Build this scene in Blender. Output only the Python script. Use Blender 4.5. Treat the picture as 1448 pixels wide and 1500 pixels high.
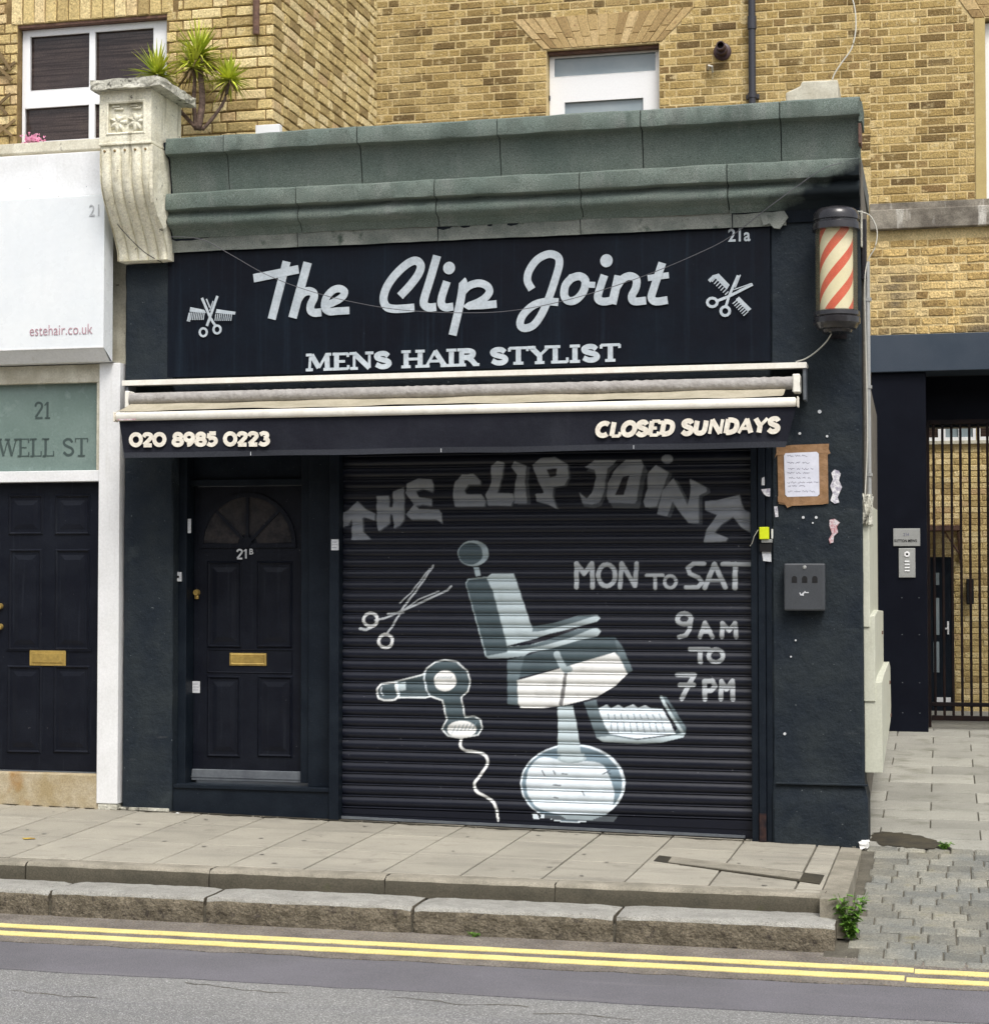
import bpy, math, random
import numpy as np
from mathutils import Vector, Matrix
random.seed(7); rng = np.random.default_rng(7)
R = math.radians
sc = bpy.context.scene
for o in list(bpy.data.objects): bpy.data.objects.remove(o)

# ------------------------------------------------------------ camera, sky, sun
CAM = (5.43, -11.6, 1.58); YAW = R(13.66); PIT = math.atan(93/2700); FPX = 2700.; PX0, PY0 = 724., 750.
cd = bpy.data.cameras.new('camera'); cam = bpy.data.objects.new('camera', cd); sc.collection.objects.link(cam)
cam.location = CAM; cam.rotation_euler = (math.pi/2 + PIT, 0, YAW)
cd.sensor_width = 36; cd.sensor_fit = 'HORIZONTAL'; cd.lens = FPX/1448*36; cd.clip_end = 2000; cd.clip_start = .05
sc.camera = cam
SUN_EL, SUN_AZ = R(56), R(152)          # azimuth of the sun, clockwise from +y
w = bpy.data.worlds.new('World'); sc.world = w; w.use_nodes = True
nt = w.node_tree; nt.nodes.clear()
sky = nt.nodes.new('ShaderNodeTexSky'); sky.sky_type = 'NISHITA'; sky.sun_disc = False
sky.sun_elevation = SUN_EL; sky.sun_rotation = SUN_AZ; sky.dust_density = 4; sky.air_density = 1; sky.ozone_density = 1
hs = nt.nodes.new('ShaderNodeHueSaturation'); hs.inputs['Saturation'].default_value = .38
bg = nt.nodes.new('ShaderNodeBackground'); bg.inputs['Strength'].default_value = .15
wo = nt.nodes.new('ShaderNodeOutputWorld')
nt.links.new(sky.outputs[0], hs.inputs['Color']); nt.links.new(hs.outputs[0], bg.inputs[0]); nt.links.new(bg.outputs[0], wo.inputs[0])
sl = bpy.data.lights.new('sun', 'SUN'); sl.energy = 1.5; sl.angle = R(22); sl.color = (1, .96, .9)
so = bpy.data.objects.new('sun', sl); sc.collection.objects.link(so)
sd = Vector((math.sin(SUN_AZ)*math.cos(SUN_EL), math.cos(SUN_AZ)*math.cos(SUN_EL), math.sin(SUN_EL)))
so.rotation_euler = sd.to_track_quat('Z', 'Y').to_euler(); so.location = (0, -20, 30)
sc.view_settings.view_transform = 'Standard'; sc.view_settings.look = 'None'
sc.view_settings.gamma = 1; sc.view_settings.use_curve_mapping = False
sc.view_settings.exposure = 0.55

# ------------------------------------------------------------ measuring helpers
_cy, _sy = math.cos(YAW), math.sin(YAW); _cp, _sp = math.cos(PIT), math.sin(PIT)
RT = np.array((_cy, _sy, 0)); FW = np.array((-_sy*_cp, _cy*_cp, _sp)); UP = np.array((_sy*_sp, -_cy*_sp, _cp)); CA = np.array(CAM)
def at(u, v, Y=0.):                      # where the line of sight of a photo point meets the wall plane y = Y
    d = RT*(u-PX0)/FPX - UP*(v-PY0)/FPX + FW
    t = (Y-CAM[1])/d[1]
    return (CAM[0]+d[0]*t, CAM[2]+d[2]*t)
def proj(x, y, z):
    d = np.array((x, y, z))-CA; q = d@FW
    return (PX0+FPX*(d@RT)/q, PY0-FPX*(d@UP)/q)

# ------------------------------------------------------------ materials
MATS = {}
def M(name, col, var=None, vs=2.5, grain=.12, gs=90, rough=.75, bump=.3, bs=120, big=0, bigs=6, metal=0,
      streak=None, spots=(), rnd=0, ramp=None, spec=.4, alpha=1, trans=0, coat=0, emit=0):
    if name in MATS: return MATS[name]
    m = bpy.data.materials.new(name); m.use_nodes = True; T = m.node_tree; N = T.nodes; L = T.links
    b = N['Principled BSDF']; b.inputs['Roughness'].default_value = rough; b.inputs['Metallic'].default_value = metal
    b.inputs['Specular IOR Level'].default_value = spec
    g = N.new('ShaderNodeNewGeometry'); P = g.outputs['Position']
    oi = N.new('ShaderNodeObjectInfo')
    add = N.new('ShaderNodeMath'); add.operation = 'ADD'; L.new(oi.outputs['Random'], add.inputs[0]); L.new(g.outputs['Random Per Island'], add.inputs[1])
    fr = N.new('ShaderNodeMath'); fr.operation = 'FRACT'; L.new(add.outputs[0], fr.inputs[0])
    def noise(scale, detail=5, vec=P, rough_=.6):
        n = N.new('ShaderNodeTexNoise'); n.inputs['Scale'].default_value = scale; n.inputs['Detail'].default_value = detail
        n.inputs['Roughness'].default_value = rough_; L.new(vec, n.inputs['Vector']); return n.outputs['Fac']
    def rmp(src, lo, hi, c0=(0,0,0,1), c1=(1,1,1,1)):
        r = N.new('ShaderNodeValToRGB'); r.color_ramp.elements[0].position = lo; r.color_ramp.elements[1].position = hi
        r.color_ramp.elements[0].color = c0; r.color_ramp.elements[1].color = c1; L.new(src, r.inputs[0]); return r.outputs[0]
    def mix(f, a, bb, mode='MIX'):
        x = N.new('ShaderNodeMix'); x.data_type = 'RGBA'; x.blend_type = mode
        if isinstance(f, (int, float)): x.inputs['Factor'].default_value = f
        else: L.new(f, x.inputs['Factor'])
        for s, i in ((a, 6), (bb, 7)):
            if isinstance(s, tuple): x.inputs[i].default_value = (*s[:3], 1)
            else: L.new(s, x.inputs[i])
        return x.outputs[2]
    c = tuple(col)
    if ramp:
        r = N.new('ShaderNodeValToRGB'); r.color_ramp.interpolation = 'LINEAR'
        e = r.color_ramp.elements
        e[0].position = ramp[0][0]; e[0].color = (*ramp[0][1], 1); e[1].position = ramp[1][0]; e[1].color = (*ramp[1][1], 1)
        for p_, c_ in ramp[2:]:
            q = e.new(p_); q.color = (*c_, 1)
        L.new(fr.outputs[0], r.inputs[0]); c = r.outputs[0]
    if var: c = mix(rmp(noise(vs), .38, .64), c, tuple(var))
    if streak:
        mp = N.new('ShaderNodeMapping'); mp.inputs['Scale'].default_value = streak[1]; L.new(P, mp.inputs['Vector'])
        c = mix(rmp(noise(1, 4, mp.outputs[0]), streak[2], streak[3]), c, tuple(streak[0]))
    for (s_, lo, hi, col_) in spots:
        c = mix(rmp(noise(s_, 3), lo, hi), c, tuple(col_))
    if rnd:
        k = N.new('ShaderNodeMapRange'); k.inputs[3].default_value = 1-rnd; k.inputs[4].default_value = 1+rnd; L.new(fr.outputs[0], k.inputs[0])
        cc = N.new('ShaderNodeCombineColor')
        for i in range(3): L.new(k.outputs[0], cc.inputs[i])
        c = mix(1., c, cc.outputs[0], 'MULTIPLY')
    gn = noise(gs, 4)
    if grain:
        c = mix(1., c, rmp(gn, .3, .7, (1-grain,)*3+(1,), (1+grain,)*3+(1,)), 'MULTIPLY')
    if isinstance(c, tuple): b.inputs['Base Color'].default_value = (*c[:3], 1)
    else: L.new(c, b.inputs['Base Color'])
    if bump or big:
        bn = N.new('ShaderNodeBump'); bn.inputs['Strength'].default_value = bump; bn.inputs['Distance'].default_value = .004
        L.new(noise(bs, 5), bn.inputs['Height']); last = bn
        if big:
            b2 = N.new('ShaderNodeBump'); b2.inputs['Strength'].default_value = big; b2.inputs['Distance'].default_value = .02
            L.new(noise(bigs, 4), b2.inputs['Height']); L.new(bn.outputs[0], b2.inputs['Normal']); last = b2
        L.new(last.outputs[0], b.inputs['Normal'])
    rr = N.new('ShaderNodeMapRange'); rr.inputs[3].default_value = max(.03, rough-.1); rr.inputs[4].default_value = min(1, rough+.1)
    L.new(noise(9, 4), rr.inputs[0]); L.new(rr.outputs[0], b.inputs['Roughness'])
    b.inputs['Alpha'].default_value = alpha; b.inputs['Transmission Weight'].default_value = trans
    b.inputs['Coat Weight'].default_value = coat
    MATS[name] = m; return m

navy   = M('navy_render_paint', (.013,.019,.027), (.023,.030,.035), 3.5, .35, 160, .7, .6, 70, .6, 14,
           spots=((46,.69,.73,(.13,.15,.16)), (5,.60,.8,(.034,.043,.048))), streak=((.05,.056,.062), (5,5,26), .66,.78), spec=.16)
navy_b = M('navy_timber_paint', (.0055,.009,.015), (.010,.015,.022), 5, .3, 140, .5, .2, 60, .2, 10, spots=((60,.71,.75,(.09,.10,.11)),), spec=.16)
navy_d = M('black_door_paint', (.0045,.0058,.011), (.008,.010,.016), 5, .3, 120, .42, .15, 50, .15, 9, spots=((52,.72,.76,(.10,.10,.11)),), streak=((.018,.022,.03), (40,40,1.5), .6,.8), spec=.2)
slate  = M('grey_sheet_beam_paint', (.036,.050,.070), (.048,.062,.083), 2, .12, 120, .5, .1, 80, spec=.2)
felt   = M('green_mineral_felt', (.118,.150,.132), (.156,.186,.164), 3, .6, 210, .95, .9, 230, .2, 7,
           streak=((.19,.21,.195), (7,7,1.4), .55,.8), spots=((3,.60,.8,(.15,.175,.155)), (70,.66,.72,(.20,.22,.20))), spec=.12)
soot   = M('sooty_black_felt', (.018,.024,.026), (.04,.05,.05), 5, .4, 220, .9, .8, 240, spec=.15)
felt2  = M('weathered_grey_felt', (.25,.265,.24), (.14,.16,.145), 4, .45, 220, .95, .7, 220, .3, 9, spots=((10,.6,.75,(.07,.09,.075)),), spec=.2)
signm  = M('gloss_navy_board', (.004,.0052,.0095), (.005,.0085,.0145), 2, .15, 60, .4, .05, 30,
           streak=((.013,.022,.034), (20,20,.55), .54,.86), spots=((30,.74,.78,(.06,.07,.09)),), spec=.15)
lett   = M('pale_lettering', (.46,.51,.55), (.38,.43,.47), 14, .12, 60, .6, .1, 60)
lett2  = M('cream_lettering', (.80,.76,.66), (.66,.61,.52), 18, .1, 60, .7, .2, 90)
lettd  = M('dark_lettering', (.05,.075,.07), None, 4, .1, 60, .6, 0)
lettg  = M('grey_lettering', (.42,.44,.46), None, 4, .1, 60, .6, 0)
lettp  = M('pink_lettering', (.45,.28,.32), None, 4, .1, 60, .6, 0)
whitep = M('white_gloss_paint', (.78,.79,.80), (.70,.71,.71), 3, .06, 60, .4, .12, 50, .1, 12, streak=((.60,.60,.57), (20,20,1.1), .62,.8), spots=((44,.73,.76,(.35,.34,.31)),))
creamp = M('dirty_cream_paint', (.60,.58,.48), (.42,.39,.30), 6, .15, 80, .7, .3, 60, spots=((14,.66,.74,(.12,.10,.08)),))
boxw   = M('white_acrylic_panel', (.78,.81,.82), (.72,.76,.785), 1.2, .02, 30, .28, .02, 3, streak=((.70,.74,.76), (9,9,.7), .58,.8))  # faint grey streaks stand for reflections, painted into the panel colour
stucco = M('cream_stucco', (.78,.755,.62), (.68,.645,.50), 7, .2, 90, .85, .5, 70, .5, 16,
           streak=((.30,.27,.18), (16,16,1.6), .56,.76), spots=((18,.68,.73,(.12,.11,.09)),))
capst  = M('lichened_stone', (.58,.57,.49), (.36,.35,.29), 9, .3, 70, .9, .9, 60, .8, 20, spots=((24,.58,.66,(.09,.085,.07)),))
brickb = M('stock_brick', (.3,.2,.1), grain=.4, gs=75, rough=.9, bump=.8, bs=95, big=.5, bigs=40, rnd=.12, spec=.2,
           ramp=[(0,(.14,.092,.040)), (.10,(.20,.135,.052)), (.26,(.28,.195,.074)), (.50,(.36,.255,.096)), (.72,(.40,.290,.115)), (.90,(.45,.335,.145)), (1,(.17,.105,.042))],
           spots=((1.1,.50,.72,(.42,.315,.135)), (34,.60,.72,(.17,.11,.05)), (11,.60,.70,(.54,.43,.23)), (60,.62,.70,(.50,.40,.22))))
brickl = M('yellow_stock_brick', (.4,.3,.1), grain=.35, gs=70, rough=.9, bump=.8, bs=90, big=.5, bigs=40, rnd=.12, spec=.2,
           ramp=[(0,(.36,.26,.115)), (.3,(.52,.395,.175)), (.6,(.60,.47,.22)), (.9,(.66,.54,.30)), (1,(.44,.31,.16))],
           spots=((26,.62,.72,(.30,.20,.09)), (9,.62,.74,(.66,.54,.30))))
bricko = M('rough_worn_brick', (.4,.3,.1), grain=.45, gs=60, rough=.95, bump=1, bs=60, big=.9, bigs=24, rnd=.15, spec=.2,
           ramp=[(0,(.32,.21,.08)), (.3,(.46,.32,.125)), (.6,(.56,.40,.165)), (1,(.60,.46,.23))],
           spots=((1.6,.46,.66,(.20,.155,.09)), (20,.60,.72,(.16,.10,.05))))
brickv = M('orange_arch_brick', (.4,.3,.1), grain=.3, gs=70, rough=.9, bump=.7, bs=90, rnd=.15, spec=.2,
           ramp=[(0,(.34,.23,.105)), (.5,(.43,.31,.145)), (1,(.48,.36,.19))], spots=((26,.62,.74,(.26,.15,.07)),))
mortar = M('buff_mortar', (.64,.51,.27), (.50,.385,.19), 4, .3, 90, .95, .8, 80, .4, 20, spec=.2)
mortard= M('dark_joint_mortar', (.17,.115,.05), (.27,.19,.09), 8, .3, 90, .95, .8, 80, spec=.2)
slabm  = M('concrete_paving', (.355,.332,.272), (.305,.286,.236), 1.8, .2, 190, .88, .5, 150, .12, 5, rnd=.08,
           streak=((.25,.235,.195), (1.2,6,1), .52,.75), spots=((6,.58,.76,(.25,.232,.19)), (90,.66,.72,(.20,.18,.15)), (26,.72,.75,(.17,.16,.14)), (33,.74,.76,(.46,.45,.41))))
slabg  = M('passage_paving', (.305,.30,.262), (.25,.245,.215), 2.2, .25, 150, .88, .5, 120, .2, 8, rnd=.14, spots=((4,.54,.72,(.18,.178,.145)), (30,.70,.74,(.12,.12,.10))))
jointm = M('dark_joint_dirt', (.12,.11,.085), (.075,.068,.052), 9, .3, 120, .95, .8, 90)
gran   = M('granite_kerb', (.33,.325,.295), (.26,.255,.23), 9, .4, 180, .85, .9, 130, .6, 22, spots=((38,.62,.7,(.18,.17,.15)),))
granf  = M('dark_granite_front', (.105,.09,.064), (.185,.16,.118), 9, .5, 110, .9, 1, 70, 1, 26, spots=((22,.58,.7,(.06,.05,.04)),))  # front and end faces, a darker mottled brown than the tops
kerbc  = M('mossy_kerb_side', (.085,.076,.055), (.06,.055,.04), 5, .3, 130, .92, .6, 90, spots=((2.6,.62,.74,(.07,.08,.025)),))  # side faces darker brown than the tops, plus small moss spots
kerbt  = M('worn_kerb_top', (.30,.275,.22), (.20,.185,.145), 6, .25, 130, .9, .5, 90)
tarlit = M('coarse_grey_asphalt', (.225,.225,.217), (.19,.19,.186), 1.6, .5, 150, .92, 1, 130, .25, 40,
           streak=((.185,.185,.19), (.3,2.6,1), .48,.72), spots=((150,.60,.66,(.40,.395,.38)), (100,.65,.70,(.08,.08,.08))))
tardrk = M('smooth_dark_asphalt', (.150,.145,.160), (.120,.117,.127), 1.3, .45, 170, .85, .7, 150, streak=((.19,.185,.19), (.5,5,1), .56,.8), spots=((160,.66,.72,(.30,.29,.30)),))
gutter = M('gritty_gutter', (.20,.18,.155), (.13,.115,.10), 6, .6, 90, .95, 1, 80, .5, 30, spots=((60,.62,.7,(.30,.22,.12)),))
yel    = M('yellow_road_paint', (.78,.655,.27), (.70,.58,.22), 6, .2, 120, .8, .4, 110, spots=((70,.64,.70,(.30,.26,.18)), (7,.60,.75,(.60,.52,.28))))
sett   = M('granite_sett', (.165,.170,.155), (.245,.235,.19), 3, .4, 110, .85, .9, 80, .6, 20, rnd=.22, spots=((6,.64,.76,(.20,.19,.13)),))
alum   = M('awning_white_metal', (.84,.82,.745), (.74,.71,.63), 8, .06, 50, .4, .05, 40)
tubem  = M('awning_roll_cloth', (.36,.345,.33), (.29,.275,.26), 12, .12, 40, .8, .5, 26, .6, 30)
fabm   = M('faded_canopy_cloth', (.42,.38,.29), (.32,.29,.21), 5, .12, 60, .85, .4, 40)
valm   = M('black_valance_cloth', (.012,.013,.020), (.018,.020,.028), 2.5, .2, 150, .85, .3, 160, .55, 5, streak=((.032,.035,.044), (3,3,.4), .6,.85), spec=.15)
hemm   = M('grey_valance_hem', (.034,.037,.046), None, 2, .2, 120, .85, .3, 120, spec=.15)
blackg = M('black_gloss_metal', (.015,.014,.017), (.03,.028,.03), 10, .1, 60, .25, .12, 30, coat=.3)
brass  = M('brass', (.62,.44,.13), (.42,.29,.09), 12, .1, 60, .35, .1, 60, metal=.55)
steel  = M('brushed_steel', (.42,.43,.42), (.36,.37,.36), 6, .08, 90, .42, .1, 60, metal=.4)
sillm  = M('grey_metal_trim', (.13,.145,.16), (.09,.10,.115), 8, .1, 60, .4, .1, 60)
upvc   = M('white_window_plastic', (.80,.81,.82), None, 2, .03, 60, .35, 0)
glassd = M('dark_window_glass', (.035,.025,.024), (.070,.050,.042), 1.7, .4, 90, .10, 0, spec=.4, streak=((.022,.014,.012), (1.5,1.5,60), .45,.6))
glasss = M('sky_reflecting_glass', (.22,.275,.30), (.29,.34,.36), 2, 0, 60, .12, 0, spec=.7)
glassf = M('frosted_green_glass', (.155,.215,.195), (.19,.255,.235), 3, .08, 60, .25, .05, 40, spots=((9,.66,.8,(.25,.32,.30)),), spec=.5)
blind  = M('brown_woven_blind', (.075,.045,.03), (.055,.04,.035), 4, .3, 60, .8, .3, 90)
pvcgr  = M('dark_plastic_pipe', (.035,.036,.045), None, 3, .15, 60, .35, .05, 40)
rustp  = M('rusty_pipe', (.10,.055,.045), (.16,.09,.06), 12, .3, 60, .8, .5, 60)
maroon = M('brown_flue_plastic', (.055,.03,.032), None, 3, .15, 60, .45, .1, 40)
tapeb  = M('brown_parcel_tape', (.26,.15,.075), (.33,.20,.11), 12, .15, 40, .35, .3, 30, .4, 18)
paper  = M('white_paper', (.70,.72,.82), (.62,.64,.74), 14, .04, 60, .6, .1, 30)
inkm   = M('blue_ink', (.12,.12,.20), None, 3, 0, 60, .6, 0)
binm   = M('grey_powder_coat', (.060,.066,.074), (.05,.055,.062), 4, .1, 120, .42, .1, 120)
blackm = M('matt_black', (.006,.006,.007), None, 3, .1, 60, .8, 0)
yellm  = M('bright_yellow_plastic', (.75,.85,.02), None, 3, .05, 60, .4, 0)
stickm = M('pale_sticker', (.62,.64,.66), (.5,.52,.55), 30, .2, 120, .6, .1, 60)
redst  = M('torn_red_sticker', (.45,.20,.22), (.60,.60,.62), 60, .2, 120, .8, .3, 80)
peelm  = M('torn_white_sticker', (.72,.72,.74), (.30,.28,.36), 50, .2, 120, .8, .3, 80)
redp   = M('pole_red', (.60,.055,.030), (.66,.09,.05), 12, .06, 60, .4, 0)
crmp   = M('pole_cream', (.74,.68,.44), (.80,.74,.52), 6, .04, 60, .4, 0)
polgl  = M('yellowed_clear_shade', (.55,.50,.28), None, 3, .05, 60, .12, 0, alpha=.13, spec=.5)
cablew = M('white_cable', (.58,.57,.50), None, 3, .1, 60, .5, 0)
cableb = M('black_cable', (.02,.02,.022), None, 3, .1, 60, .5, 0)
boardw = M('cream_board', (.56,.57,.48), (.50,.51,.42), 4, .08, 70, .6, .15, 40, streak=((.40,.40,.31), (14,14,1.2), .6,.8))
rendg  = M('grey_brown_render', (.17,.155,.13), (.11,.10,.085), 5, .2, 80, .85, .5, 60, spots=((5,.6,.7,(.25,.24,.20)),))
ledge  = M('stained_stone_band', (.27,.245,.20), (.12,.105,.085), 5, .35, 80, .9, .7, 50, .4, 14, streak=((.50,.48,.43), (7,7,1.5), .60,.72))
buff   = M('buff_masonry_paint', (.46,.36,.15), (.42,.32,.13), 5, .08, 70, .7, .2, 60)
postm  = M('black_cladding_panel', (.0035,.0045,.009), (.005,.0065,.012), 3, .1, 60, .5, .08, 30, spec=.10)
gatem  = M('black_gate_paint', (.006,.005,.006), (.014,.008,.007), 8, .2, 60, .6, .1, 60, spec=.1)
leafy  = M('yucca_leaf', (.34,.42,.035), (.60,.62,.09), 6, .15, 40, .5, .1, 40, rnd=.35)
leafd  = M('dead_yucca_leaf', (.16,.11,.05), None, 6, .15, 40, .8, .1, 40, rnd=.3)
trunkm = M('yucca_bark', (.19,.13,.105), (.11,.075,.06), 22, .3, 60, .9, .8, 50, .8, 30)
weedm  = M('weed_leaf', (.075,.18,.022), (.14,.27,.04), 12, .2, 60, .55, .1, 40, rnd=.35)
pinkm  = M('pink_petal', (.62,.17,.32), (.75,.38,.50), 30, .1, 60, .7, 0, rnd=.25)
mossm  = M('moss', (.10,.12,.03), (.16,.17,.05), 20, .3, 120, .95, .8, 90)
dirtm  = M('wet_black_dirt', (.055,.047,.03), (.03,.027,.02), 9, .3, 90, .75, .7, 60)
litter = M('litter_white', (.75,.75,.73), None, 9, .05, 90, .8, .3, 60)
leafl  = M('yellow_leaf_litter', (.50,.36,.06), (.30,.18,.05), 20, .2, 90, .7, .3, 60)
stonem = M('pale_doorstep_stone', (.44,.38,.27), (.34,.27,.15), 5, .2, 90, .85, .5, 60, spots=((3.5,.60,.75,(.30,.16,.04)),))
groundm= M('far_ground', (.2,.2,.19), (.16,.16,.15), .3, .2, 30, .9, .2, 30)
roofm  = M('roof_deck_felt', (.12,.13,.125), (.16,.165,.155), 2, .3, 120, .95, .5, 90)
ceilm  = M('passage_ceiling_board', (.05,.048,.047), (.035,.033,.033), 3, .1, 60, .8, .2, 40)

# ------------------------------------------------------------ object helpers
C = sc.collection; WL = {}
def link(o, parent=None):
    C.objects.link(o); WL[o.name] = Vector(o.location)
    if parent is not None:
        o.parent = parent; o.matrix_parent_inverse = Matrix.Translation(-WL[parent.name])
    return o
def tag(o, label=None, cat=None, group=None, kind=None):
    if label: o['label'] = label
    if cat: o['category'] = cat
    if group: o['group'] = group
    if kind: o['kind'] = kind
    return o
def thing(name, loc, label, cat, group=None):
    o = bpy.data.objects.new(name, None); o.location = loc; o.empty_display_size = .1
    link(o); return tag(o, label, cat, group)
class MB:
    def __init__(s): s.v = []; s.f = []; s.m = []
    def add(s, vs, fs, mi=0):
        n = len(s.v); s.v += [tuple(map(float, p)) for p in vs]; s.f += [tuple(i+n for i in f) for f in fs]; s.m += [mi]*len(fs); return s
    def box(s, x0, x1, y0, y1, z0, z1, mi=0, c=0.0):
        if c <= 0:
            vs = [(x0,y0,z0),(x1,y0,z0),(x1,y1,z0),(x0,y1,z0),(x0,y0,z1),(x1,y0,z1),(x1,y1,z1),(x0,y1,z1)]
            return s.add(vs, [(0,3,2,1),(4,5,6,7),(0,1,5,4),(1,2,6,5),(2,3,7,6),(3,0,4,7)], mi)
        ring = lambda a, b, z: [(x0+a,y0+b,z),(x1-a,y0+b,z),(x1-b,y0+a,z),(x1-b,y1-a,z),(x1-a,y1-b,z),(x0+a,y1-b,z),(x0+b,y1-a,z),(x0+b,y0+a,z)]
        vs = ring(c+c*.0, c, z0) + ring(c, 0, z0+c) + ring(c, 0, z1-c) + ring(c+c*.0, c, z1)
        fs = [tuple(range(7,-1,-1)), tuple(range(24,32))]
        for k in range(3):
            for i in range(8):
                j = (i+1) % 8; fs.append((k*8+i, k*8+j, k*8+8+j, k*8+8+i))
        return s.add(vs, fs, mi)
    def prism(s, poly, y0, y1, mi=0):       # outline in x,z, from y0 (front) to y1
        a = sum(poly[i][0]*poly[(i+1)%len(poly)][1]-poly[(i+1)%len(poly)][0]*poly[i][1] for i in range(len(poly)))
        if a < 0: poly = poly[::-1]
        n = len(poly); vs = [(p[0], y0, p[1]) for p in poly]+[(p[0], y1, p[1]) for p in poly]
        fs = [tuple(range(n)), tuple(range(2*n-1, n-1, -1))]+[(i, i+n, (i+1)%n+n, (i+1)%n) for i in range(n)]
        return s.add(vs, fs, mi)
    def tube(s, path, r, n=8, mi=0, caps=True):
        P = [Vector(p) for p in path]; rs = r if isinstance(r, (list, tuple)) else [r]*len(P)
        rings = []
        for i, p in enumerate(P):
            d = (P[min(i+1, len(P)-1)]-P[max(i-1, 0)]).normalized()
            u = d.cross(Vector((0,0,1))) if abs(d.z) < .95 else d.cross(Vector((1,0,0)))
            u.normalize(); w_ = d.cross(u)
            rings.append([p+(u*math.cos(2*math.pi*k/n)+w_*math.sin(2*math.pi*k/n))*rs[i] for k in range(n)])
        vs = [q for r_ in rings for q in r_]; fs = []
        for i in range(len(P)-1):
            for k in range(n): fs.append((i*n+k, i*n+(k+1)%n, (i+1)*n+(k+1)%n, (i+1)*n+k))
        if caps: fs += [tuple(range(n-1,-1,-1)), tuple((len(P)-1)*n+k for k in range(n))]
        return s.add(vs, fs, mi)
    def lathe(s, cx, cy, prof, n=32, mi=0):  # prof = [(r, z)]
        vs = [(cx+r*math.cos(2*math.pi*k/n), cy+r*math.sin(2*math.pi*k/n), z) for r, z in prof for k in range(n)]
        fs = [(i*n+k, i*n+(k+1)%n, (i+1)*n+(k+1)%n, (i+1)*n+k) for i in range(len(prof)-1) for k in range(n)]
        return s.add(vs, fs, mi)
    def build(s, name, mats, parent=None, smooth=False, bevel=0, loc=(0,0,0)):
        me = bpy.data.meshes.new(name); me.from_pydata(s.v, [], s.f)
        mats = mats if isinstance(mats, (list, tuple)) else [mats]
        for m in mats: me.materials.append(m)
        if len(mats) > 1: me.polygons.foreach_set('material_index', s.m)
        if smooth: me.polygons.foreach_set('use_smooth', [True]*len(me.polygons))
        me.update(); o = bpy.data.objects.new(name, me); o.location = loc
        link(o, parent)
        if bevel:
            b = o.modifiers.new('bevel', 'BEVEL'); b.width = bevel; b.segments = 2; b.limit_method = 'ANGLE'; b.angle_limit = R(40)
            b.harden_normals = False
        return o
def shade(o, ang=40):
    me = o.data; me.polygons.foreach_set('use_smooth', [True]*len(me.polygons))
    try: me.set_sharp_from_angle(angle=R(ang))
    except Exception: pass
    return o
def inst(src, name, loc, parent, scale=(1,1,1), rz=0):
    o = bpy.data.objects.new(name, src); o.location = loc; o.scale = scale; o.rotation_euler = (0,0,rz)
    return link(o, parent)
def wall_holes(mb, x0, x1, z0, z1, y0, y1, holes, mi=0):
    xs = sorted({x0, x1, *[h[0] for h in holes], *[h[1] for h in holes]}); zs = sorted({z0, z1, *[h[2] for h in holes], *[h[3] for h in holes]})
    xs = [x for x in xs if x0 <= x <= x1]; zs = [z for z in zs if z0 <= z <= z1]
    idx = {}
    for i in range(len(xs)-1):
        for j in range(len(zs)-1):
            cx, cz = (xs[i]+xs[i+1])/2, (zs[j]+zs[j+1])/2
            if any(h[0] < cx < h[1] and h[2] < cz < h[3] for h in holes): idx[i, j] = 1
    g = lambda i, j: not (0 <= i < len(xs)-1 and 0 <= j < len(zs)-1) or (i, j) in idx
    for i in range(len(xs)-1):
        for j in range(len(zs)-1):
            if (i, j) in idx: continue
            a, b, c, d = xs[i], xs[i+1], zs[j], zs[j+1]
            V8 = [(a,y0,c),(b,y0,c),(b,y1,c),(a,y1,c),(a,y0,d),(b,y0,d),(b,y1,d),(a,y1,d)]
            F = [(0,1,5,4),(2,3,7,6)]
            if g(i+1, j): F.append((1,2,6,5))
            if g(i-1, j): F.append((3,0,4,7))
            if g(i, j-1): F.append((0,3,2,1))
            if g(i, j+1): F.append((4,5,6,7))
            mb.add(V8, F, mi)
    return mb
def smooth_path(pts, n=6, closed=False):
    P = [np.array(p, float) for p in pts]; out = []
    m = len(P)
    for i in range(m if closed else m-1):
        p0 = P[(i-1) % m] if closed or i > 0 else P[0]*2-P[1]
        p1 = P[i]; p2 = P[(i+1) % m]; p3 = P[(i+2) % m] if closed or i+2 < m else P[-1]*2-P[-2]
        for k in range(n):
            t = k/n; out.append(.5*((2*p1)+(-p0+p2)*t+(2*p0-5*p1+4*p2-p3)*t*t+(-p0+3*p1-3*p2+p3)*t**3))
    out.append(P[0] if closed else P[-1]); return out
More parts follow.
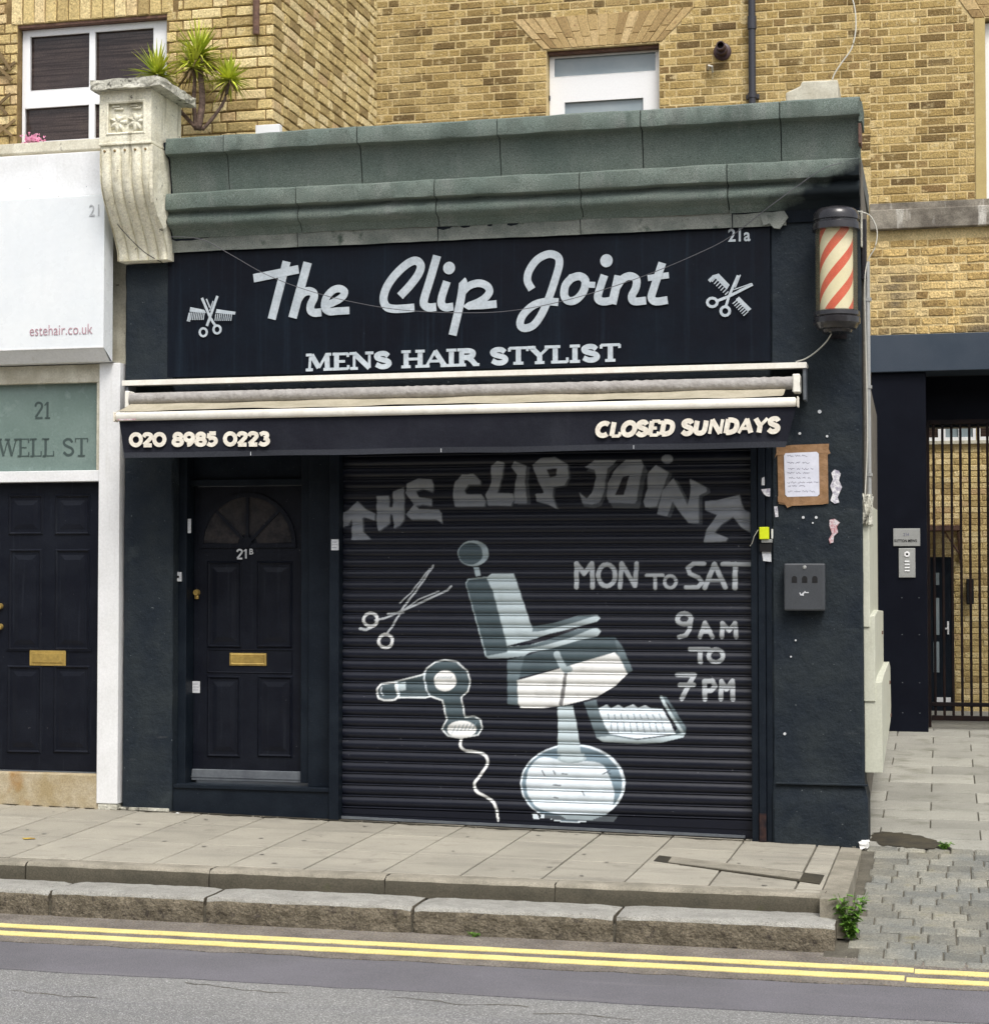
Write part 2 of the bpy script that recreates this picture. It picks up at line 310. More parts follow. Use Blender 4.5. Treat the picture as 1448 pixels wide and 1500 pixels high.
def ribbon(mb, pts, wid, y, thick=.003, dy=.0006, closed=False, mi=0):
    """flat stroke of lettering in x,z; front face at y, drifting forward by dy so crossings never share a plane"""
    P = [np.array(p, float) for p in pts]; n = len(P); Wd = wid if isinstance(wid, (list, tuple)) else [wid]*n
    Lf, Rg = [], []
    for i in range(n):
        a = P[i]-P[i-1] if i > 0 else (P[1]-P[0] if not closed else P[0]-P[-2])
        b = P[i+1]-P[i] if i < n-1 else (P[-1]-P[-2] if not closed else P[1]-P[0])
        a = a/(np.linalg.norm(a)+1e-9); b = b/(np.linalg.norm(b)+1e-9)
        t = a+b; t = t/(np.linalg.norm(t)+1e-9); nn = np.array((-t[1], t[0]))
        k = 1/max(.6, float(np.dot(nn, np.array((-a[1], a[0])))))
        Lf.append(P[i]+nn*Wd[i]/2*k); Rg.append(P[i]-nn*Wd[i]/2*k)
    vs = []; fs = []
    for i in range(n):
        yy = y-dy*i/max(1, n-1)
        vs += [(Lf[i][0], yy, Lf[i][1]), (Rg[i][0], yy, Rg[i][1]), (Rg[i][0], yy+thick, Rg[i][1]), (Lf[i][0], yy+thick, Lf[i][1])]
    for i in range(n-1):
        a, b = i*4, i*4+4
        fs += [(a, a+1, b+1, b), (a+1, a+2, b+2, b+1), (a+3, a, b, b+3)]
    fs += [(0,3,2,1), ((n-1)*4, (n-1)*4+1, (n-1)*4+2, (n-1)*4+3)]
    mb.add(vs, fs, mi)
def disc(mb, cx, cz, rx, rz, y, thick=.003, n=24, mi=0):
    mb.prism([(cx+rx*math.cos(2*math.pi*k/n), cz+rz*math.sin(2*math.pi*k/n)) for k in range(n)], y, y+thick, mi)

# stroke alphabet: (advance, [(points, thick?, smooth)], serif positions)
def _el(cx, cy, rx, ry, a0, a1, n=14): return [(cx+rx*math.cos(R(a0+(a1-a0)*k/n)), cy+ry*math.sin(R(a0+(a1-a0)*k/n))) for k in range(n+1)]
GL = {
 'A': (.86, [([(.06,0),(.42,1)],0,0), ([(.40,1),(.80,0)],1,0), ([(.20,.32),(.62,.32)],0,0)], [(.06,0,.26),(.80,0,.32)]),
 'C': (.80, [(_el(.42,.5,.38,.5,48,312),1,0)], [(.66,.80,.0)]),
 'D': (.86, [([(.16,0),(.16,1)],1,0), ([(.16,1),(.42,.98),(.66,.84),(.74,.5),(.66,.16),(.42,.02),(.16,0)],1,1)], [(.10,0,.2),(.10,1,.2)]),
 'E': (.74, [([(.16,0),(.16,1)],1,0), ([(.16,1),(.64,1)],0,0), ([(.16,.5),(.52,.5)],0,0), ([(.16,0),(.66,0)],0,0), ([(.64,1.03),(.64,.78)],0,0), ([(.66,-.03),(.66,.24)],0,0)], [(.10,0,.2),(.10,1,.2)]),
 'H': (.96, [([(.18,0),(.18,1)],1,0), ([(.76,0),(.76,1)],1,0), ([(.18,.5),(.76,.5)],0,0)], [(.18,0,.38),(.18,1,.38),(.76,0,.38),(.76,1,.38)]),
 'I': (.46, [([(.22,0),(.22,1)],1,0)], [(.22,0,.40),(.22,1,.40)]),
 'L': (.74, [([(.18,0),(.18,1)],1,0), ([(.18,0),(.66,0)],0,0), ([(.66,-.03),(.66,.28)],0,0)], [(.18,1,.40),(.12,0,.2)]),
 'M': (1.12, [([(.14,0),(.18,1)],0,0), ([(.22,1),(.54,.12)],1,0), ([(.54,.12),(.86,1)],0,0), ([(.90,0),(.88,1)],1,0)], [(.14,0,.30),(.92,0,.36),(.12,1,.24),(.94,1,.24)]),
 'N': (.98, [([(.16,0),(.16,1)],0,0), ([(.16,1),(.80,0)],1,0), ([(.80,0),(.80,1)],0,0)], [(.16,0,.32),(.10,1,.26),(.80,1,.34)]),
 'O': (.88, [(_el(.43,.5,.36,.5,90,450,20),1,0)], []),
 'R': (.90, [([(.18,0),(.18,1)],1,0), ([(.18,1),(.48,.99),(.64,.86),(.62,.62),(.46,.50),(.18,.49)],1,1), ([(.44,.48),(.60,.28),(.74,0)],1,0)], [(.16,0,.38),(.10,1,.2),(.80,0,.2)]),
 'S': (.74, [([(.60,.80),(.48,.98),(.28,1.0),(.12,.86),(.16,.66),(.36,.53),(.58,.40),(.64,.20),(.52,.02),(.30,0),(.10,.18)],1,1)], []),
 'T': (.84, [([(.41,0),(.41,1)],1,0), ([(.04,1),(.78,1)],0,0), ([(.05,1.02),(.05,.78)],0,0), ([(.77,1.02),(.77,.78)],0,0)], [(.41,0,.40)]),
 'U': (.88, [([(.16,1),(.16,.34),(.24,.08),(.43,0),(.62,.08),(.70,.34),(.70,1)],1,1)], []),
 'W': (1.2, [([(.08,1),(.34,0)],1,0), ([(.34,0),(.60,1)],0,0), ([(.58,1),(.84,0)],1,0), ([(.84,0),(1.10,1)],0,0)], [(.08,1,.3),(.58,1,.3),(1.1,1,.24)]),
 'Y': (.86, [([(.08,1),(.42,.46)],1,0), ([(.78,1),(.42,.46)],0,0), ([(.42,0),(.42,.48)],1,0)], [(.42,0,.38),(.10,1,.32),(.76,1,.28)]),
 '0': (.86, [(_el(.42,.5,.34,.5,90,450,20),1,0)], []),
 '1': (.50, [([(.28,0),(.28,1)],1,0), ([(.06,.78),(.28,1)],0,0)], [(.28,0,.36)]),
 '2': (.70, [([(.08,.74),(.16,.94),(.34,1),(.54,.90),(.56,.68),(.40,.42),(.10,.02)],1,1), ([(.08,0),(.62,0)],1,0)], []),
 '3': (.70, [([(.10,.86),(.30,1),(.52,.92),(.54,.68),(.36,.54)],1,1), ([(.34,.55),(.56,.44),(.60,.20),(.42,0),(.22,0),(.06,.14)],1,1)], []),
 '5': (.68, [([(.58,1),(.16,1)],1,0), ([(.16,1),(.12,.56)],1,0), ([(.12,.54),(.36,.62),(.56,.48),(.58,.22),(.40,.0),(.20,0),(.06,.12)],1,1)], []),
 '8': (.76, [(_el(.36,.76,.22,.24,90,450,16),1,0), (_el(.36,.26,.28,.27,90,450,16),1,0)], []),
 '9': (.74, [(_el(.34,.68,.26,.32,90,450,16),1,0), ([(.60,.70),(.58,.36),(.40,.06),(.22,0)],1,1)], []),
}
def glyphs(text, p0, p1, h, y, name, mat, parent, wt=.2, thin=.6, serif=True, slant=0., label=None, step=None):
    """lay text so that it fills the line from p0 to p1 (x,z), capital height h; one mesh per word"""
    adv = lambda ch: .42 if ch == ' ' else GL[ch][0]
    tot = sum(adv(ch) for ch in text); L = math.hypot(p1[0]-p0[0], p1[1]-p0[1]); kx = L/(tot*h)
    ux = ((p1[0]-p0[0])/L, (p1[1]-p0[1])/L); x = 0; objs = []; mb = MB()
    q = 0
    for ch in text+' ':
        if ch == ' ':
            if mb.v: objs.append(mb.build(name, mat, parent)); mb = MB()
            x += .42; continue
        a, ss, sf = GL[ch]
        def tp(px, py):
            py_ = wt*.5*thin+(1-wt*thin)*py
            X = (x+px+slant*py)*h*kx; Z = py_*h
            return (p0[0]+ux[0]*X-ux[1]*Z*0, p0[1]+ux[1]*X+Z)
        for si, (pts, tk, sm) in enumerate(ss):
            closed = len(pts) > 8 and abs(pts[0][0]-pts[-1][0]) < 1e-6 and abs(pts[0][1]-pts[-1][1]) < 1e-6
            if sm: pts = [tuple(p) for p in smooth_path(pts, 4)]
            if len(pts) > 4:       # keep round letters inside the cap height
                pts = [(a_, .5+(b_-.5)*(1-(wt-wt*thin)/1.0)) for a_, b_ in pts]
            ribbon(mb, [tp(*p) for p in pts], h*wt*(1 if tk else thin), y-.00045*si, .004, .0004, closed)
        if serif:
            for k, (sx, sy_, sw) in enumerate(sf):
                if sw: ribbon(mb, [tp(sx-sw/2, sy_), tp(sx+sw/2, sy_)], h*wt*.55, y-.0030-.00045*k, .006, .0002)
        x += a
    return objs
def word(text, x, z, y, size, mat, parent, name='lettering', ext=.0012, wide=1., shear=0, bold=0., align='LEFT', ang=0):
    cu = bpy.data.curves.new('t', 'FONT'); cu.body = text; cu.size = size; cu.extrude = ext; cu.shear = shear; cu.offset = bold; cu.align_x = align
    cu.resolution_u = 3
    t = bpy.data.objects.new('t', cu); C.objects.link(t)
    dg = bpy.context.evaluated_depsgraph_get(); me = bpy.data.meshes.new_from_object(t.evaluated_get(dg))
    bpy.data.objects.remove(t)
    me.transform(Matrix.Translation((x, y, z)) @ Matrix.Rotation(-ang, 4, 'Y') @ Matrix.Rotation(math.pi/2, 4, 'X') @ Matrix.Diagonal((wide, 1, 1, 1)))
    me.materials.clear(); me.materials.append(mat); me.name = name
    o = bpy.data.objects.new(name, me); return link(o, parent)

# ------------------------------------------------------------ bricks
def brick_mesh(L, H, D=.03, c=.004, jit=.0022):
    """front face towards -y, centred on the origin"""
    j = lambda: random.uniform(-jit, jit)
    x, z = L/2, H/2
    bk = [(-x,D,-z),(x,D,-z),(x,D,z),(-x,D,z)]
    md = [(-x+j(),c,-z+j()),(j(),c,-z+j()),(x+j(),c,-z+j()),(x+j(),c,z+j()),(j(),c,z+j()),(-x+j(),c,z+j())]
    ft = [(-x+c+j(),j()*.6,-z+c+j()),(j(),j()*.6,-z+c+j()),(x-c+j(),j()*.6,-z+c+j()),(x-c+j(),j()*.6,z-c+j()),(j(),j()*.6,z-c+j()),(-x+c+j(),j()*.6,z-c+j())]
    v = bk+md+ft
    f = [(10,11,14,15),(11,12,13,14)]
    for i in range(6): k = (i+1) % 6; f.append((4+i, 4+k, 10+k, 10+i))
    f += [(0,1,6,5,4),(1,2,7,6),(2,3,9,8,7),(3,0,4,9)]
    return v, f
def mk(me_name, vf, mat):
    me = bpy.data.meshes.new(me_name); me.from_pydata(vf[0], [], vf[1]); me.materials.append(mat); me.update(); return me
def lay_bricks(axis, fixed, u0, u1, z0, z1, holes=(), phase=0, gauge=.075, S=.215, Hd=.1025, J=.010, bh=.064):
    """returns list of (u, z, length, kind) in a stretcher and header bond"""
    out = []; row = 0; z = z0
    while z+bh <= z1+.02:
        u = u0-(0 if (row+phase) % 2 else .16); k = row % 2
        while u < u1:
            L = S if k % 2 == 0 else Hd
            a, b = max(u, u0), min(u+L, u1); cz = z+gauge/2
            segs = [(a, b)] if b-a > .03 else []
            for h in holes:
                ns = []
                for (p, q) in segs:
                    if len(h) == 4: hx0, hx1, hz0, hz1 = h
                    else:           # splayed arch: width grows with height
                        hx0b, hx1b, hz0, hz1, sp = h; t = (cz-hz0)/(hz1-hz0); hx0, hx1 = hx0b-sp*t, hx1b+sp*t
                    if cz < hz0 or cz > hz1 or q <= hx0 or p >= hx1: ns.append((p, q)); continue
                    if hx0-p > .03: ns.append((p, hx0-.004))
                    if q-hx1 > .03: ns.append((hx1+.004, q))
                segs = ns
            for (p, q) in segs: out.append(((p+q)/2, cz, q-p))
            u += L+J; k += 1
        z += gauge; row += 1
    return out
def put_bricks(parent, lays, limit=300, extra=0):
    """lays: list of (bricks, axis, fixed, outward, material, jit, visible-test). largest in view become parts, the rest one stuff mesh"""
    allb = []
    for (bl, axis, fixed, mat, jit, vis) in lays:
        var = {}
        for kind, L in (('s', .215), ('h', .1025)):
            for q in range(7):
                vf = brick_mesh(L, .064, .03, .004*(1+jit*120), jit); var[kind, q] = (vf, mk('brick', vf, mat))
        for (u, z, L) in bl:
            x, y = (u, fixed) if axis == 'y' else (fixed, u)
            d = (np.array((x, y, z))-CA)@FW; px, py = proj(x, y, z)
            wpx = L*FPX/d*(1 if axis == 'y' else .35)
            seen = -5 < px < 1452 and -5 < py < 1500 and vis(px, py)
            allb.append((wpx if seen else 0, x, y, z, L, axis, mat, var))
    allb.sort(key=lambda t: -t[0]); n = 0; rest = {}
    for (wp, x, y, z, L, axis, mat, var) in allb:
        kind, LL = ('s', .215) if L > .15 else ('h', .1025)
        vf, me = var[kind, random.randrange(7)]
        pr = random.uniform(-.003, .003)
        if axis == 'y': loc, rz = (x, y+pr, z), 0
        else: loc, rz = (x+pr, y, z), math.pi/2
        if wp > 7 and n < limit-extra:
            inst(me, 'brick', loc, parent, (L/LL, 1, 1), rz); n += 1
        else:
            mb = rest.setdefault(mat.name, (MB(), mat))[0]; c, s = (1, 0) if axis == 'y' else (0, 1)
            k = L/LL
            mb.add([(loc[0]+p[0]*k*c-p[1]*s, loc[1]+p[0]*k*s+p[1]*c, loc[2]+p[2]) for p in vf[0]], vf[1])
    mb = MB(); mats = []
    for nm, (b, mt) in rest.items():
        i = len(mats); mats.append(mt); nv = len(mb.v); mb.v += b.v; mb.f += [tuple(q+nv for q in f) for f in b.f]; mb.m += [i]*len(b.f)
    if mats: tag(mb.build('brickwork', mats, parent), kind='stuff')
    return n

# ============================================================ GROUND, ROAD, KERBS, PAVEMENT
ground = tag(MB().box(-400, 400, -400, 400, -.60, -.40).build('ground', groundm), kind='structure')
KY = -1.92; ZK = -.06
road = MB().add([(-60,-60,-.309),(60,-60,-.309),(60,-2.0,-.309),(-60,-2.0,-.309)], [(0,1,2,3)])
road.add([(-60,-60,-.309),(60,-60,-.309),(60,-60,-.5),(-60,-60,-.5)], [(3,2,1,0)])
road = tag(road.build('road', tarlit), kind='structure')
def wavy(x0, x1, yb, amp, n): return [(x0+(x1-x0)*i/n, yb+random.uniform(-amp, amp)) for i in range(n+1)]
def strip(name, mat, x0, x1, ya, yb, z, amp, parent, n=220, kind=None):
    A, B = wavy(x0, x1, ya, amp, n), wavy(x0, x1, yb, amp, n)
    v = [(p[0], p[1], z) for p in A]+[(p[0], p[1], z) for p in B]
    f = [(i, i+1, n+1+i+1, n+1+i) for i in range(n)]
    A_n = [(p[0], p[1], -.34) for p in A]; b0 = len(v); v += A_n; f += [(b0+i, b0+i+1, i+1, i) for i in range(n)]
    o = MB().add(v, f).build(name, mat, parent); return o
strip('asphalt_patch', tardrk, -14, 18, -3.50, -2.02, -.305, .012, road)
strip('gutter_grit', gutter, -14, 18, -2.90, -2.02, -.301, .018, road)
strip('yellow_line', yel, -14, 5.28, -2.582, -2.488, -.297, .004, road)
strip('yellow_line', yel, -14, 5.24, -2.775, -2.675, -.297, .004, road)
strip('yellow_line', yel, 5.285, 18, -2.604, -2.512, -.297, .004, road)
strip('yellow_line', yel, 5.25, 18, -2.800, -2.712, -.297, .004, road)
ck = MB()
for (cx, cy, n_) in ((2.0, -3.56, 9), (3.0, -3.62, 12), (3.7, -3.78, 8), (1.3, -3.9, 7)):
    x, y = cx, cy
    for i in range(n_):
        x2, y2 = x+random.uniform(.03, .09), y+random.uniform(-.035, .028)
        ww = random.uniform(.002, .006)
        ck.add([(x,y-ww,-.3075),(x2,y2-ww,-.3075),(x2,y2+ww,-.3075),(x,y+ww,-.3075)], [(0,1,2,3)]); x, y = x2, y2
tag(ck.build('cracks', jointm, road), kind='stuff')

# granite kerb stones, lower step
def rough_block(x0, x1, y0, y1, z0, z1, nx=22, ny=4, nz=5, amp=.006, facez=True):
    """kerb stone with worn arris: top + front + ends, materials 0 top, 1 front"""
    mb = MB(); prof = [(y1, z1), ((y0+y1)/2, z1), (y0+.035, z1), (y0+.014, z1-.006), (y0+.003, z1-.022)]+[(y0, z1-.03-(z1-.03-z0)*k/nz) for k in range(1, nz+1)]
    n = len(prof); vs = []
    for i in range(nx+1):
        x = x0+(x1-x0)*i/nx; e = (.012 if nz > 2 else .003)*math.exp(-min(i, nx-i)*1.2)
        for k, (y, z) in enumerate(prof):
            a = amp if k > 2 else amp*.25
            vs.append((x+(random.uniform(-.003,.003)), y+random.uniform(-a, a)+e*(k > 2), z+random.uniform(-.002, .002)-e*.8*(k < 6)))
    fs = []; ms = []
    for i in range(nx):
        for k in range(n-1): fs.append((i*n+k, i*n+k+1, (i+1)*n+k+1, (i+1)*n+k)); ms.append(0 if k < 4 else 1)
    mb.add(vs, fs); mb.m = ms[:]
    for i, s in ((0, 1), (nx, -1)):
        b = len(mb.v); mb.v += [(vs[i*n+k]) for k in range(n)]+[(vs[i*n][0], y1, z0)]
        f = tuple(range(b, b+n+1)); mb.f.append(f if s < 0 else f[::-1]); mb.m.append(1)
    return mb
kerb = tag(MB().box(-14, 4.88, -2.19, KY+.01, -.5, -.215).build('kerb', jointm), kind='structure')
jx = [4.90]
for px in (900, 604, 300):
    d = at(px, 1345, -2.2)[0]; jx.append(d)
while jx[-1] > -12: jx.append(jx[-1]-random.uniform(.9, 1.15))
for a, b in zip(jx, jx[1:]):
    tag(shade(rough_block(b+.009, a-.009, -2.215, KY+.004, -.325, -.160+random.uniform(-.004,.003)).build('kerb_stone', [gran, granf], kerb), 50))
ukerb = tag(MB().box(-14, 4.74, KY+.02, KY+.10, -.3, -.075).build('upper_kerb', jointm), kind='structure')
jx = [4.83, at(812, 1300, KY)[0], at(563, 1290, KY)[0], at(306, 1280, KY)[0], at(37, 1270, KY)[0]]
while jx[-1] > -12: jx.append(jx[-1]-.95)
for a, b in zip(jx, jx[1:]):
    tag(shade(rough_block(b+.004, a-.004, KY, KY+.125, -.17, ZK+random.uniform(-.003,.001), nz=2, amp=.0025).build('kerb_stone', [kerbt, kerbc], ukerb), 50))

# pavement slabs
def pz(x, y):
    t = min(1, max(0, -y/(-KY))); xx = max(-6, min(5, x))
    return (-.0171*xx-.004)*(1-t)+ZK*t
bed = MB()
for x0 in np.arange(-13, 4.75, .5):
    x1 = min(4.80, x0+.5)
    if x0 < x1: bed.add([(x0,KY+.12,pz(x0,KY)-.012),(x1,KY+.12,pz(x1,KY)-.012),(x1,.24,pz(x1,.2)-.012),(x0,.24,pz(x0,.2)-.012)], [(0,1,2,3)])
pave = tag(bed.build('pavement', jointm), kind='structure')
def slab(x0, x1, y0, y1, zf, parent, mat, name='paving_slab', th=.04, skew=0., dz=0., c=.004):
    j = lambda: random.uniform(-.0015, .0015)
    tilt = [j()+dz for _ in range(4)]
    cor = [(x0,y0),(x1,y0),(x1,y1),(x0,y1)]; ci = [(x0+c,y0+c),(x1-c,y0+c),(x1-c,y1-c),(x0+c,y1-c)]
    v = [(x, y, zf(x,y)-th) for x, y in cor]+[(x, y, zf(x,y)+tilt[i]-c*.8) for i, (x, y) in enumerate(cor)]+[(x, y, zf(x,y)+tilt[i]) for i, (x, y) in enumerate(ci)]
    f = [(8,9,10,11)]+[(4+i, 4+(i+1)%4, 8+(i+1)%4, 8+i) for i in range(4)]+[(i, (i+1)%4, 4+(i+1)%4, 4+i) for i in range(4)]
    return MB().add(v, f).build(name, mat, parent)
sx = 4.66; rows = [(.20, -.47), (-.477, -1.12), (-1.127, -1.788)]
k = 0
while sx > -9:
    for ri, (ya, yb) in enumerate(rows):
        if sx-.452 < 4.7: slab(sx-.445, sx-.002-random.uniform(0,.003), yb, ya, pz, pave, slabm)
    sx -= .452
# narrow edging strip of small setts beside the lane, turning the corner of the kerb
for i, y in enumerate(np.arange(-1.88, .02, .25)):
    slab(4.668, 4.80, y, y+.243, pz, pave, slabm, 'paving_slab')
for i, y in enumerate(np.arange(-2.02, -.05, .34)):
    slab(4.806, 4.935, y, y+.334, lambda x, y: pz(x, y)-.004, pave, kerbt, 'edging_stone', th=.2)
# inspection cover: concrete bar in a dark frame, lying slightly askew
def ground_pt(u, v, dz=0.):
    lo, hi = -6., 3.
    for _ in range(40):
        y = (lo+hi)/2; x, z = at(u, v, y)
        if z < pz(x, y): hi = y
        else: lo = y
    return x, y, pz(x, y)+dz
cov = thing('duct_cover', (4.1, -1.0, pz(4.1,-1)), 'narrow concrete duct cover set askew in the pavement before the right pillar', 'duct cover')
def quad_on_ground(mb, pts, dz, th=.004):
    P = [ground_pt(u, v) for u, v in pts]; n = len(P)
    a = sum(P[i][0]*P[(i+1)%n][1]-P[(i+1)%n][0]*P[i][1] for i in range(n))
    if a < 0: P = P[::-1]
    vs = [(x, y, z+dz) for x, y, z in P]+[(x, y, z+dz-th) for x, y, z in P]
    mb.add(vs, [tuple(range(n))]+[(i, i+n, (i+1)%n+n, (i+1)%n) for i in range(n)])
m_ = MB(); quad_on_ground(m_, [(957,1262),(965,1254),(1207,1283),(1200,1296)], .004, .006); m_.build('frame', dirtm, cov)
m_ = MB(); quad_on_ground(m_, [(978,1265),(984,1257),(1176,1281),(1171,1290)], .009, .008); m_.build('lid', kerbt, cov)

# cobbled crossover in front of the lane
def cz(x, y): return -.085+(y-.0)*(.10 if y < 0 else .05)
def czz(x, y):
    t = min(1, max(0, -y/2.45)); return -.088*(1-t)-.305*t if y < 0 else -.088+.05*y
cb = MB().add([(4.84,-2.46,-.314),(14,-2.46,-.314),(14,.02,-.096),(4.84,.02,-.096)], [(0,1,2,3)])
cobbles = tag(cb.build('cobbled_crossing', jointm), kind='structure')
setts = []; y = -2.44; r = 0
while y < -.02:
    d = random.uniform(.125, .155); x = 4.94+random.uniform(0, .08)
    while x < 9:
        L = random.uniform(.11, .21); setts.append((x, x+L, y+random.uniform(-.006,.006), y+d+random.uniform(-.006,.006), math.hypot(x-5.3, (y+2.4)*.2))); x += L+.004
    y += d+.004
setts.sort(key=lambda s: s[4]); rest = MB()
for i, (a, b, c, d, _) in enumerate(setts):
    c2 = .010; zt = random.uniform(-.002, .003)
    n_x = 4; vs = []
    base = [(a,c),(b,c),(b,d),(a,d)]; mid = [(a+.002,c+.002),(b-.002,c+.002),(b-.002,d-.002),(a+.002,d-.002)]; top = [(a+c2+random.uniform(-.008,.008),c+c2),(b-c2+random.uniform(-.008,.008),c+c2),(b-c2,d-c2),(a+c2,d-c2)]
    v = [(x, y, czz(x,y)-.03) for x, y in base]+[(x, y, czz(x,y)-.006+zt) for x, y in mid]+[(x, y, czz(x,y)+zt+random.uniform(-.003,.003)) for x, y in top]
    f = [(8,9,10,11)]+[(4+q, 4+(q+1)%4, 8+(q+1)%4, 8+q) for q in range(4)]+[(q, (q+1)%4, 4+(q+1)%4, 4+q) for q in range(4)]
    if i < 150 and b < 6.1: MB().add(v, f).build('cobble_stone', sett, cobbles)
    else: rest.add(v, f)
tag(rest.build('cobbles', sett, cobbles), kind='stuff')

# lane paving behind the building line
def lz(x, y): return -.088+min(y, 5.6)*.0505
lane = MB().add([(4.80,.0,lz(0,0)-.012),(14,.0,lz(0,0)-.012),(14,5.6,lz(0,5.6)-.012),(4.80,5.6,lz(0,5.6)-.012)], [(0,1,2,3)])
lane.add([(4.5,5.6,.19),(14,5.6,.19),(14,12.6,-.13),(4.5,12.6,-.13)], [(0,1,2,3)])
lane = tag(lane.build('lane', jointm), kind='structure')
y = .03; r = 0
while y < 5.5:
    d = .335 if y < 1.4 else .42
    x = 4.72-(.31 if r % 2 else 0)
    while x < 8.4:
        if x+.6 > 4.86: slab(max(4.86, x), x+.612, y, min(5.6, y+d-.012), lz, lane, slabg, dz=random.uniform(-.002,.002))
        x += .62
    y += d; r += 1
MB().add([(4.0,5.601,.196),(14,5.601,.196),(14,12.4,-.116),(4.0,12.4,-.116)], [(0,1,2,3)]).build('courtyard_floor', slabg, lane)
m_ = MB(); quad = [(4.965,.36),(5.05,.50),(5.18,.47),(5.30,.36),(5.40,.22),(5.46,.06),(5.30,-.0),(5.12,.03),(5.02,.10)]
quad = [(x+random.uniform(-.025,.025), y+random.uniform(-.035,.035)) for x, y in smooth_path(quad, 4, True)[:-1]]
g_ = lambda x, y: (lz(x,y) if y > 0 else czz(x,y))+.0045
nq = len(quad); mcx, mcy = 5.17, .17
for t_ in (1, .75, .5, .25): m_.v += [(mcx+(x-mcx)*t_, mcy+(y-mcy)*t_, g_(mcx+(x-mcx)*t_, mcy+(y-mcy)*t_)+(.004*(1-t_))) for x, y in quad]
for r_ in range(3):
    for k in range(nq): m_.f.append((r_*nq+(k+1)%nq, r_*nq+k, (r_+1)*nq+k, (r_+1)*nq+(k+1)%nq)); m_.m.append(0)
m_.f.append(tuple(3*nq+k for k in range(nq))[::-1]); m_.m.append(0)
tag(m_.build('mud', dirtm), kind='stuff')

# ============================================================ BARBER SHOP
shop = thing('barber_shop', (2.5, 0, -.05), 'black painted single storey barber shop under a green felt parapet beside the lane', 'shop')
def pillar(x0, x1, z0, z1, name, plinth=None, chamfer=.012, y1=.35):
    mb = MB(); nz = int((z1-z0)/.09); nx = 8; vs = []; fs = []
    ch = chamfer
    xs = [x0, x0+ch]+[x0+ch+(x1-x0-2*ch)*i/nx for i in range(1, nx)]+[x1-ch, x1]
    cols = [(x0, y1)]+[(x0, .0+ch)]+[(x, 0) for x in xs[1:-1]]+[(x1, ch)]+[(x1, y1)]
    for k in range(nz+1):
        z = z0+(z1-z0)*k/nz
        pr = .022 if plinth and z < plinth-.01 else 0
        for i, (x, y) in enumerate(cols):
            inner = 0 < i < len(cols)-1
            dx = (pr if x > (x0+x1)/2 else -0)*(1 if i >= len(cols)-2 else 0)
            vs.append((x+dx+(random.uniform(-.002,.002) if inner else 0), y-(pr if inner else 0)+(random.uniform(-.003,.003) if inner else 0), z))
    n = len(cols)
    for k in range(nz):
        for i in range(n-1): fs.append((k*n+i, k*n+i+1, (k+1)*n+i+1, (k+1)*n+i))
    mb.add(vs, fs); o = mb.build(name, navy, shop); shade(o, 35); return o
pillar(.012, .372, -.05, 3.705, 'pillar')
pillar(4.392, 4.95, -.16, 3.83, 'pillar', plinth=.295)
MB().box(4.41, 4.972, -.030, -.004, .286, .298).build('plinth_ledge', navy, shop, bevel=.003)
MB().box(-.004, .36, -.012, .01, -.03, .012).build('pillar_foot', capst, shop)
# masonry core of the shop above and behind: lintel wall, side wall, roof
MB().box(.372, 4.392, .03, .33, 2.40, 3.80).build('lintel_wall', navy, shop)
sx_ = lambda y: 4.94-(y-.3)*(4.94-4.862)/5.1
_o = [(.30,-.15),(5.40,.15),(5.40,3.02),(1.95,3.02),(1.95,4.28),(.30,4.28)]
MB().add([(sx_(y), y, z) for y, z in _o]+[(4.7, y, z) for y, z in _o], [(0,1,2,3,4,5),(2,8,9,3),(3,9,10,4),(4,10,11,5)]).build('side_wall', rendg, shop)
MB().box(.35, 4.69, 1.85, 1.949, 3.02, 4.20).build('rear_wall', rendg, shop)
MB().box(.35, 4.85, 1.95, 5.38, 2.95, 3.03).build('lower_roof', roofm, shop)
MB().box(.35, 4.93, .15, 1.96, 4.20, 4.33).build('roof', roofm, shop)
MB().box(.0, .372, .1, .5, 3.6, 4.42).build('party_wall', stucco, shop)

